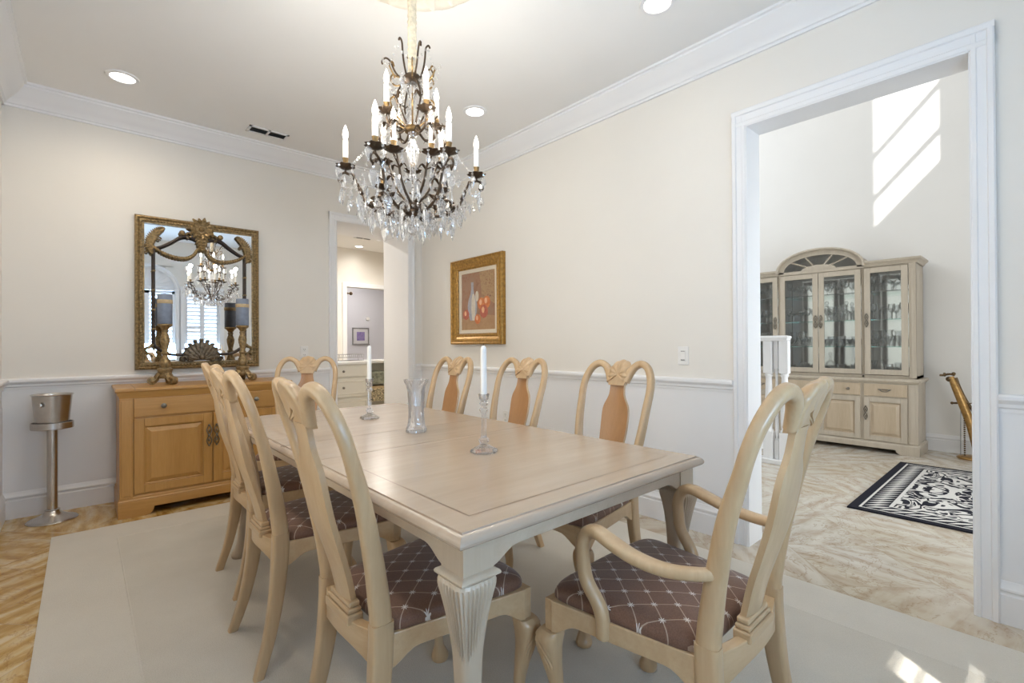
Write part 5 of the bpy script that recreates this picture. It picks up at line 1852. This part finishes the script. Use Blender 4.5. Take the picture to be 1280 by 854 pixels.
# arched pediment over the middle pair of doors
AW, AH = 0.425, 0.235
arc = lambda w_, h_, n=28: [(w_ * math.cos(math.pi * (1 - k / n)), ZT + 0.012 + h_ * math.sin(math.pi * k / n) ** 0.9) for k in range(n + 1)]
outer, inner = arc(AW, AH), arc(AW - 0.060, AH - 0.055)
m = MB()
n = len(outer)
for y0, y1 in ((UY - 0.006, UY + 0.020),):
    v = [(x, y0, z) for x, z in outer] + [(x, y0, z) for x, z in inner] + [(x, y1, z) for x, z in outer] + [(x, y1, z) for x, z in inner]
    f = []
    for i in range(n - 1):
        f += [(i, i + 1, n + i + 1, n + i), (2 * n + i, 3 * n + i, 3 * n + i + 1, 2 * n + i + 1), (i, 2 * n + i, 2 * n + i + 1, i + 1), (n + i, n + i + 1, 3 * n + i + 1, 3 * n + i)]
    m.add(v, f)
m.box(-AW, AW, UY - 0.006, UY + 0.02, ZT - 0.004, ZT + 0.030)
hubr = 0.115
m.prism([(hubr * 1.5 * math.cos(math.pi * k / 16), ZT + 0.028 + hubr * 0.48 * math.sin(math.pi * k / 16)) for k in range(17)], 'y', UY - 0.006, UY + 0.018)
for a in (40, 68, 112, 140):
    t_ = R(a)
    x1_, z1_ = (AW - 0.05) * math.cos(t_), ZT + 0.012 + (AH - 0.045) * math.sin(t_) ** 0.9
    m.tube([(0.09 * math.cos(t_) * 1.3, UY + 0.004, ZT + 0.03 + 0.04 * math.sin(t_)), (x1_, UY + 0.004, z1_)], (0.010, 0.009), 4)
m.build('arched_pediment', W, hu, smooth=30)
cr = [(x * 1.0, UY - 0.020, z + 0.004) for x, z in arc(AW + 0.004, AH + 0.006)]
MB().tube(cr, [(0.014, 0.030)] * len(cr), 8, (0, 1, 0), sq=3).build('arch_moulding', W, hu, smooth=40)
MB().prism([(-AW + 0.03, ZT)] + arc(AW - 0.055, AH - 0.05) + [(AW - 0.03, ZT)], 'y', UY + 0.008, UY + 0.011).build('arch_pane', MAT['pane'], hu)
MB().prism([(-AW, ZT - 0.004)] + arc(AW - 0.004, AH - 0.004) + [(AW, ZT - 0.004)], 'y', dp - 0.02, dp).build('arch_back', W, hu)
m = MB()
aa, bb = arc(AW - 0.004, AH - 0.004), arc(AW - 0.016, AH - 0.016)
v = [(x, y, z) for y in (UY + 0.018, dp - 0.01) for x, z in aa] + [(x, y, z) for y in (UY + 0.018, dp - 0.01) for x, z in bb]
n = len(aa)
f = []
for i in range(n - 1):
    f += [(i, i + 1, n + i + 1, n + i), (2 * n + i, 3 * n + i, 3 * n + i + 1, 2 * n + i + 1)]
m.add(v, f)
m.build('arch_hood', W, hu, smooth=40)
# glazed doors
for i, (x0, x1) in enumerate(((-0.796, -0.430), (-0.400, -0.003), (0.003, 0.400), (0.430, 0.796))):
    z0, z1, st_ = ZB + 0.036, ZT - 0.016, 0.054
    m = MB()
    m.box(x0, x0 + st_, UY - 0.020, UY - 0.001, z0, z1).box(x1 - st_, x1, UY - 0.020, UY - 0.001, z0, z1)
    m.box(x0 + st_, x1 - st_, UY - 0.020, UY - 0.001, z0, z0 + st_).box(x0 + st_, x1 - st_, UY - 0.020, UY - 0.001, z1 - st_, z1)
    d = m.build('glass_door', W, hu, bevel=0.003)
    MB().box(x0 + st_ - 0.006, x1 - st_ + 0.006, UY - 0.012, UY - 0.009, z0 + st_ - 0.006, z1 - st_ + 0.006).build('pane', MAT['pane'], d)
    lattice_pull(d, (x1 - 0.022) if i in (0, 1) else (x0 + 0.022), UY - 0.020, 1.385, 0.13)

# ------------------------------------------------------------------ glassware on the hutch shelves: every glass on its own
G = {
    'goblet': ('wine glass', [(0.030, 0.0), (0.031, 0.003), (0.006, 0.008), (0.0045, 0.05), (0.006, 0.075), (0.024, 0.090), (0.034, 0.115), (0.034, 0.145), (0.030, 0.170), (0.028, 0.170), (0.032, 0.143), (0.031, 0.116), (0.020, 0.094), (0.001, 0.088)]),
    'champagne_coupe': ('wine glass', [(0.032, 0.0), (0.032, 0.003), (0.006, 0.008), (0.0045, 0.055), (0.006, 0.080), (0.030, 0.095), (0.046, 0.115), (0.048, 0.130), (0.046, 0.130), (0.043, 0.116), (0.020, 0.100), (0.001, 0.092)]),
    'tumbler': ('glass', [(0.030, 0.0), (0.032, 0.004), (0.036, 0.09), (0.037, 0.115), (0.035, 0.115), (0.031, 0.012), (0.001, 0.010)]),
    'cut_glass_bowl': ('bowl', [(0.026, 0.0), (0.029, 0.006), (0.024, 0.014), (0.042, 0.032), (0.054, 0.062), (0.059, 0.082), (0.056, 0.082), (0.049, 0.060), (0.034, 0.034), (0.001, 0.022)]),
    'decanter': ('decanter', [(0.045, 0.0), (0.050, 0.01), (0.056, 0.06), (0.046, 0.10), (0.018, 0.125), (0.015, 0.165), (0.022, 0.172), (0.012, 0.176), (0.010, 0.182), (0.022, 0.200), (0.016, 0.222), (0.001, 0.228)]),
    'bud_vase': ('vase', [(0.028, 0.0), (0.030, 0.006), (0.012, 0.02), (0.014, 0.05), (0.026, 0.11), (0.036, 0.15), (0.034, 0.15), (0.022, 0.108), (0.001, 0.05)]),
    'glass_pitcher': ('pitcher', [(0.040, 0.0), (0.044, 0.01), (0.052, 0.06), (0.050, 0.10), (0.038, 0.135), (0.042, 0.165), (0.046, 0.175), (0.043, 0.175), (0.034, 0.135), (0.046, 0.098), (0.001, 0.012)]),
}
protoG = {}
rnd = random.Random(11)
WHERE = ['far left door', 'left middle door', 'right middle door', 'right end door']
LEV = ['on the cabinet bottom', 'on the lowest shelf', 'on the middle shelf', 'on the top shelf']
MIX = [[('cut_glass_bowl', 'decanter', 'tumbler'), ('cut_glass_bowl', 'glass_pitcher', 'cut_glass_bowl'), ('goblet', 'goblet', 'decanter'), ('goblet', 'champagne_coupe', 'tumbler')],
       [('cut_glass_bowl', 'tumbler', 'decanter'), ('cut_glass_bowl', 'glass_pitcher', 'tumbler'), ('goblet', 'champagne_coupe', 'goblet'), ('goblet', 'champagne_coupe', 'goblet')],
       [('cut_glass_bowl', 'cut_glass_bowl', 'glass_pitcher'), ('cut_glass_bowl', 'tumbler', 'cut_glass_bowl'), ('decanter', 'glass_pitcher', 'decanter'), ('champagne_coupe', 'goblet', 'goblet')],
       [('bud_vase', 'tumbler', 'tumbler'), ('cut_glass_bowl', 'glass_pitcher', 'tumbler'), ('goblet', 'tumbler', 'goblet'), ('goblet', 'decanter', 'champagne_coupe')]]
XB = [(-0.735, -0.485), (-0.345, -0.055), (0.055, 0.345), (0.485, 0.735)]
EN = {'goblet': 'clear stemmed goblet', 'champagne_coupe': 'wide shallow stemmed glass', 'tumbler': 'straight clear tumbler', 'cut_glass_bowl': 'footed clear glass bowl', 'decanter': 'stoppered glass decanter', 'bud_vase': 'small trumpet shaped glass vase', 'glass_pitcher': 'rounded clear glass pitcher'}
for c_ in range(4):
    for l_ in range(4):
        z = (ZB + 0.0305) if l_ == 0 else SHELF_Z[l_ - 1] + 0.0045
        kinds = MIX[c_][l_]
        rows = ((0.185, 3), (0.335, 3)) if l_ != 0 else ((0.20, 3),)
        used = {}
        for y, n_ in rows:
            for k in range(n_):
                kd = kinds[(k + (1 if y > 0.3 else 0)) % 3]
                x = XB[c_][0] + (XB[c_][1] - XB[c_][0]) * (k + 0.5 * 0 + (0.0 if y < 0.3 else 0.0)) / (n_ - 1)
                x += rnd.uniform(-0.006, 0.006)
                if kd not in protoG:
                    o = MB().lathe(G[kd][1], 16).build(kd, MAT['glassware'], None, smooth=35)
                    protoG[kd] = o
                else:
                    o = protoG[kd].copy()
                    COL.objects.link(o)
                wx, wy = HX + (y + rnd.uniform(-0.008, 0.008)), HY - x
                o.location = (wx, wy, z)
                o.rotation_euler = (0, 0, rnd.uniform(0, 6))
                tag(o, '%s %s, %s of the hutch' % (EN[kd], LEV[l_], WHERE[c_]), G[kd][0], '%s %s, %s of the hutch' % (kd.replace('_', ' '), LEV[l_], WHERE[c_]))

# ------------------------------------------------------------------ black and white rug in the foyer


def scroll_rug():
    t = NT('black and cream scroll rug')
    tc = t.n('ShaderNodeTexCoord')
    s = t.n('ShaderNodeSeparateXYZ')
    t.link(tc.outputs['Object'], s.inputs[0])
    HXr, HYr = 0.92, 0.66
    ax = t.math('SUBTRACT', HXr, t.math('ABSOLUTE', s.outputs[0]))
    ay = t.math('SUBTRACT', HYr, t.math('ABSOLUTE', s.outputs[1]))
    d = t.math('MINIMUM', ax, ay)
    # mirrored scrolls in the field
    cmb = t.n('ShaderNodeCombineXYZ')
    t.link(t.math('ABSOLUTE', s.outputs[0]), cmb.inputs[0])
    t.link(t.math('ABSOLUTE', s.outputs[1]), cmb.inputs[1])
    nz = t.noise(cmb.outputs[0], 4.4, 1.5, 0.5, 1.6)
    field = t.math('GREATER_THAN', t.math('ABSOLUTE', t.math('SINE', t.math('MULTIPLY', nz, 24.0))), 0.70)
    # row of leaf shapes in the border
    lx = t.math('PINGPONG', t.math('ADD', s.outputs[0], s.outputs[1]), 0.035)
    leaf = t.math('LESS_THAN', t.math('ADD', t.math('DIVIDE', lx, 0.026), t.math('DIVIDE', t.math('ABSOLUTE', t.math('SUBTRACT', d, 0.135)), 0.062)), 1.0)
    inb = t.math('LESS_THAN', d, 0.205)
    pat = t.math('ADD', t.math('MULTIPLY', inb, leaf), t.math('MULTIPLY', t.math('SUBTRACT', 1.0, inb), field))
    l1 = t.math('LESS_THAN', t.math('ABSOLUTE', t.math('SUBTRACT', d, 0.062)), 0.007)
    l2 = t.math('LESS_THAN', t.math('ABSOLUTE', t.math('SUBTRACT', d, 0.208)), 0.010)
    edge = t.math('GREATER_THAN', d, 0.055)
    f = t.math('MULTIPLY', t.math('MAXIMUM', pat, t.math('MAXIMUM', l1, l2)), edge, clamp=True)
    col = t.mix(f, (0.018, 0.018, 0.026), (0.60, 0.58, 0.55))
    fine = t.noise(tc.outputs['Object'], 300, 1)
    return t.bsdf(col, 0.95, 0, fine, 0.3, 0.003, spec=0.1)


MB().box(-0.92, 0.92, -0.66, 0.66, 0.001, 0.010).build('foyer_rug', scroll_rug(), None)
o = bpy.data.objects['foyer_rug']
o.location = (4.885, 0.275, 0)
tag(o, 'black rug with a white scroll pattern on the foyer floor', 'rug')

# ------------------------------------------------------------------ white stair railing seen left in the doorway
rl = thing('stair_railing', 'short end of a white stair railing left of the hutch', 'railing', (4.92, 1.70, 0))
m = moulded_slab(MB(), -0.03, 0.03, -0.07, 0.60, [(0.0, 1.165), (0.020, 1.172), (0.024, 1.190), (0.030, 1.196), (0.026, 1.212), (0.0, 1.218)])
m.build('handrail', MAT['white'], rl, smooth=30)
MB().box(-0.06, 0.06, -0.10, 0.60, 0.0, 0.045).build('shoe_rail', MAT['white'], rl, bevel=0.006)
for y, wn in ((-0.055, 0.040), (0.085, 0.040)):
    nw = MB()
    nw.box(-wn, wn, y - wn, y + wn, 0.0, 0.30).box(-wn * 0.95, wn * 0.95, y - wn * 0.95, y + wn * 0.95, 0.86, 1.168)
    nw.lathe([(wn * 0.95, 0.298), (wn, 0.315), (wn * 0.7, 0.33), (wn * 0.9, 0.40), (wn * 0.92, 0.50), (wn * 0.7, 0.78), (wn * 0.66, 0.82), (wn * 0.95, 0.84), (wn * 0.8, 0.852), (wn, 0.865)], 16, (0, y, 0))
    nw.build('newel_post', MAT['white'], rl, smooth=35)
bp = None
for y in (0.015, 0.19, 0.30, 0.41):
    if bp is None:
        bp = MB()
        bp.box(-0.018, 0.018, -0.018, 0.018, 0.045, 0.22).box(-0.017, 0.017, -0.017, 0.017, 0.90, 1.168)
        bp.lathe([(0.016, 0.218), (0.019, 0.232), (0.011, 0.245), (0.015, 0.30), (0.017, 0.36), (0.012, 0.60), (0.010, 0.85), (0.016, 0.88), (0.013, 0.895), (0.016, 0.905)], 14)
        bp = bp.build('baluster', MAT['white'], rl, smooth=35)
        b = bp
    else:
        b = bp.copy()
        COL.objects.link(b)
        b.parent = rl
    b.location = (0, y, 0)
S(MB().box(4.2, 5.6, 2.05, 4.6, 0.0, 0.17).box(4.3, 5.6, 2.3, 4.6, 0.17, 0.34), 'stair_step', MAT['white'], 0.01)

# ------------------------------------------------------------------ brass cane like stand beside the hutch
sx = thing('brass_stand', 'leaning brass and wood floor ornament on a round base by the foyer wall', 'ornament', (6.50, 0.49, 0))
MB().lathe([(0.001, 0.0), (0.115, 0.0), (0.118, 0.008), (0.108, 0.018), (0.09, 0.024), (0.001, 0.026)], 28).build('round_base', MAT['brass'], sx, smooth=40)
body = smooth_path([(0.02, -0.03, 0.024), (0.02, -0.01, 0.18), (0.015, 0.02, 0.36), (0.0, 0.075, 0.56), (-0.01, 0.125, 0.72), (-0.015, 0.15, 0.80)], 6)
MB().tube(body, [0.020 + 0.016 * math.sin(math.pi * i / len(body)) for i in range(len(body))], 12).build('golden_shaft', MAT['brass'], sx, smooth=60)
b2 = smooth_path([(0.03, -0.07, 0.024), (0.03, -0.085, 0.16), (0.03, -0.07, 0.30), (0.02, -0.02, 0.44), (0.01, 0.04, 0.56), (0.0, 0.085, 0.68), (-0.012, 0.115, 0.79)], 6)
MB().tube(b2, 0.014, 10).build('dark_shaft', MAT['brassdark'], sx, smooth=60)
m = MB()
m.tube(smooth_path([(-0.015, 0.12, 0.815), (-0.015, 0.16, 0.825), (-0.015, 0.21, 0.812), (-0.015, 0.235, 0.812)], 4), 0.011, 8)
m.tube([(-0.015, 0.195, 0.80), (-0.015, 0.20, 0.838)], 0.009, 8).ball((-0.015, 0.165, 0.775), 0.026, 10, 7).ball((-0.015, 0.13, 0.83), 0.017, 8, 6)
m.build('handle_head', MAT['brassdark'], sx, smooth=60)
m = MB()
m.tube([(0.0, 0.14, 0.535), (0.0, 0.02, 0.545)], 0.010, 8).ball((0.0, 0.145, 0.535), 0.014, 8, 6)
m.tube([(0.0, 0.03, 0.54), (0.0, -0.09, 0.555), (0.0, -0.095, 0.53), (0.0, -0.04, 0.515)], 0.006, 7)
m.build('side_bracket', MAT['brassdark'], sx, smooth=60)
m = MB()
for k in range(22):
    m.ball((0.0, 0.055, 0.03 + 0.0105 * 2 * k), 0.0085, 7, 5)
m.build('bead_chain', MAT['brassdark'], sx, smooth=60)
MB().tube([(0.0, 0.085, 0.024), (0.0, 0.080, 0.52)], 0.004, 6).build('thin_rod', MAT['silver'], sx)

# ------------------------------------------------------------------ pantry seen through the back doorway
pc = thing('pantry_cabinet', 'ivory drawer cabinet beyond the pantry doorway', 'cabinet', (2.30, 5.80, 0))
MB().box(-0.55, 0.44, 0.0, 0.60, 0.09, 0.905).box(-0.55, 0.44, 0.06, 0.60, 0.0, 0.09).build('case', MAT['pantry'], pc, bevel=0.003)
for x0, x1 in ((-0.52, -0.06), (-0.04, 0.425)):
    for z0, z1 in ((0.755, 0.890), (0.505, 0.735), (0.125, 0.485)):
        m = MB()
        w_, h_ = x1 - x0, z1 - z0
        m.box(x0, x1, -0.020, 0.0, z0, z1)
        dr = m.build('drawer', MAT['pantry'], pc, bevel=0.003)
        if h_ > 0.2:
            MB().loft([[(x0 + i, y, z0 + i), (x1 - i, y, z0 + i), (x1 - i, y, z1 - i), (x0 + i, y, z1 - i)] for i, y in ((0.030, -0.0198), (0.034, -0.026), (0.044, -0.026), (0.048, -0.0198))], caps=False).build('panel_moulding', MAT['pantry'], dr)
        knob(dr, (x0 + x1) / 2 - 0.10, -0.02, (z0 + z1) / 2, 0.013, 'pewter')
ct = MB()
moulded_slab(ct, -0.56, 0.46, -0.01, 0.62, [(0.0, 0.905), (0.012, 0.910), (0.014, 0.925), (0.010, 0.940), (0.0, 0.942)])
ct.v = [(x + 2.30, y + 5.80, z) for x, y, z in ct.v]
tag(ct.build('countertop', MAT['counter'], None, smooth=30), 'white stone countertop on the ivory pantry cabinet', 'countertop')
sh = thing('open_shelf', 'white open shelf unit right of the pantry cabinet', 'shelf', (3.02, 6.30, 0))
m = MB()
m.box(-0.22, -0.20, -0.10, 0.30, 0.0, 0.90).box(0.35, 0.37, -0.10, 0.30, 0.0, 0.90).box(-0.20, 0.35, 0.28, 0.30, 0.0, 0.90)
m.build('side_panels', MAT['pantry'], sh, bevel=0.002)
MB().box(-0.24, 0.39, -0.12, 0.31, 0.90, 0.935).build('shelf_top', MAT['counter'], sh, bevel=0.004)
for z in (0.06, 0.36, 0.60):
    MB().box(-0.20, 0.35, -0.10, 0.28, z, z + 0.02).build('shelf_board', MAT['pantry'], sh, bevel=0.002)
MAT['boxgreen'] = plain('mottled grey green box', (0.25, 0.26, 0.20), 0.6, var=0.5, scale=25)


def scribble():
    t_ = NT('black box with cream branches')
    c_ = t_.coord('Object')
    nz = t_.noise(c_, 13, 2, 0.5, 2.0)
    f_ = t_.math('GREATER_THAN', t_.math('ABSOLUTE', t_.math('SINE', t_.math('MULTIPLY', nz, 20.0))), 0.55)
    return t_.bsdf(t_.mix(f_, (0.03, 0.028, 0.025), (0.66, 0.56, 0.36)), 0.6)


for nm, z0, h_, mt, lb in (('storage_box', 0.3805, 0.205, scribble(), 'black box with a cream branch pattern on the open pantry shelf'), ('storage_box', 0.6205, 0.16, MAT['boxgreen'], 'mottled grey green box above the patterned box on the pantry shelf')):
    t = thing(nm, lb, 'box', (3.02, 6.22, z0))
    MB().box(-0.18, 0.16, -0.10, 0.20, 0.0, h_ - 0.03).build('box_body', mt, t, bevel=0.004)
    MB().box(-0.186, 0.166, -0.106, 0.206, h_ - 0.03, h_).build('lid', MAT['raffia'] if mt is not MAT['boxgreen'] else mt, t, bevel=0.004)
rk = thing('wire_rack', 'dark wire rack standing on the white pantry countertop', 'rack', (2.58, 6.05, 0.943))
m = MB()
for y in (-0.08, 0.08):
    m.tube([(-0.17, y, 0.004), (-0.17, y, 0.085), (0.16, y, 0.085), (0.16, y, 0.004), (-0.17, y, 0.004)], 0.004, 6)
    m.tube([(-0.17, y, 0.045), (0.16, y, 0.045)], 0.003, 6)
for x in (-0.17, 0.16):
    m.tube([(x, -0.08, 0.085), (x, 0.08, 0.085)], 0.004, 6).tube([(x, -0.08, 0.004), (x, 0.08, 0.004)], 0.004, 6)
m.build('outer_frame', MAT['silver'], rk)
m = MB()
for k in range(12):
    x = -0.15 + 0.0262 * k
    m.tube([(x, -0.08, 0.045), (x, -0.05, 0.085), (x, 0.08, 0.085)], 0.0025, 5)
m.build('wires', MAT['silver'], rk)
pf = thing('framed_print', 'small silver framed purple print on the lilac wall far through the pantry', 'picture', (4.75, 10.5, 1.345))
MB().loft([[(-0.2 + i, y, -0.195 + i), (0.2 - i, y, -0.195 + i), (0.2 - i, y, 0.195 - i), (-0.2 + i, y, 0.195 - i)] for i, y in ((0, 0), (0, -0.02), (0.006, -0.024), (0.025, -0.020), (0.027, -0.008))], caps=False).build('frame', MAT['silver'], pf)
MAT['matboard'] = plain('pale mat board', (0.66, 0.65, 0.68), 0.8, var=0.02)
MB().box(-0.178, 0.178, -0.010, -0.002, -0.173, 0.173).build('mat_board', MAT['matboard'], pf)
MB().box(-0.095, 0.095, -0.0115, -0.009, -0.10, 0.10).build('print', paint('purple blue print', [(0.10, 0.09, 0.30), (0.30, 0.22, 0.45), (0.16, 0.20, 0.42)], 16), pf)
cu = thing('curtain_rod', 'dark curtain rod end with a pale curtain in the room beyond the pantry', 'curtain', (3.98, 9.30, 2.18))
m = MB()
m.tube([(-0.45, 0.0, 0.0), (0.0, 0.0, 0.0)], 0.014, 10).ball((0.03, 0, 0), 0.035, 10, 7)
m.build('rod', MAT['brassdark'], cu, smooth=60)
m = MB()
pts_ = [(-0.45 + 0.36 * k / 40, 0.02 * math.sin(k * 1.3)) for k in range(41)]
v = [(x, y, -0.02) for x, y in pts_] + [(x, y, -2.13) for x, y in pts_]
m.add(v, [(i, i + 1, 41 + i + 1, 41 + i) for i in range(40)])
cc = m.build('curtain_panel', MAT['bluewall'], cu, smooth=60)
sd = cc.modifiers.new('thickness', 'SOLIDIFY')
sd.thickness = 0.004
MB().box(-0.30, -0.27, -0.02, 0.02, -0.0, 0.02).build('bracket', MAT['brassdark'], cu)
th = thing('thermostat', 'small white round thermostat on the lilac wall above the purple print', 'thermostat', (4.92, 10.5, 1.75))
m = MB().lathe([(0.001, 0.0), (0.045, 0.0), (0.045, 0.015), (0.036, 0.024), (0.001, 0.025)], 20)
rot = Matrix.Rotation(R(90), 4, 'X')
m.v = [tuple(rot @ Vector(p)) for p in m.v]
m.build('dial_body', MAT['plate'], th, smooth=40)
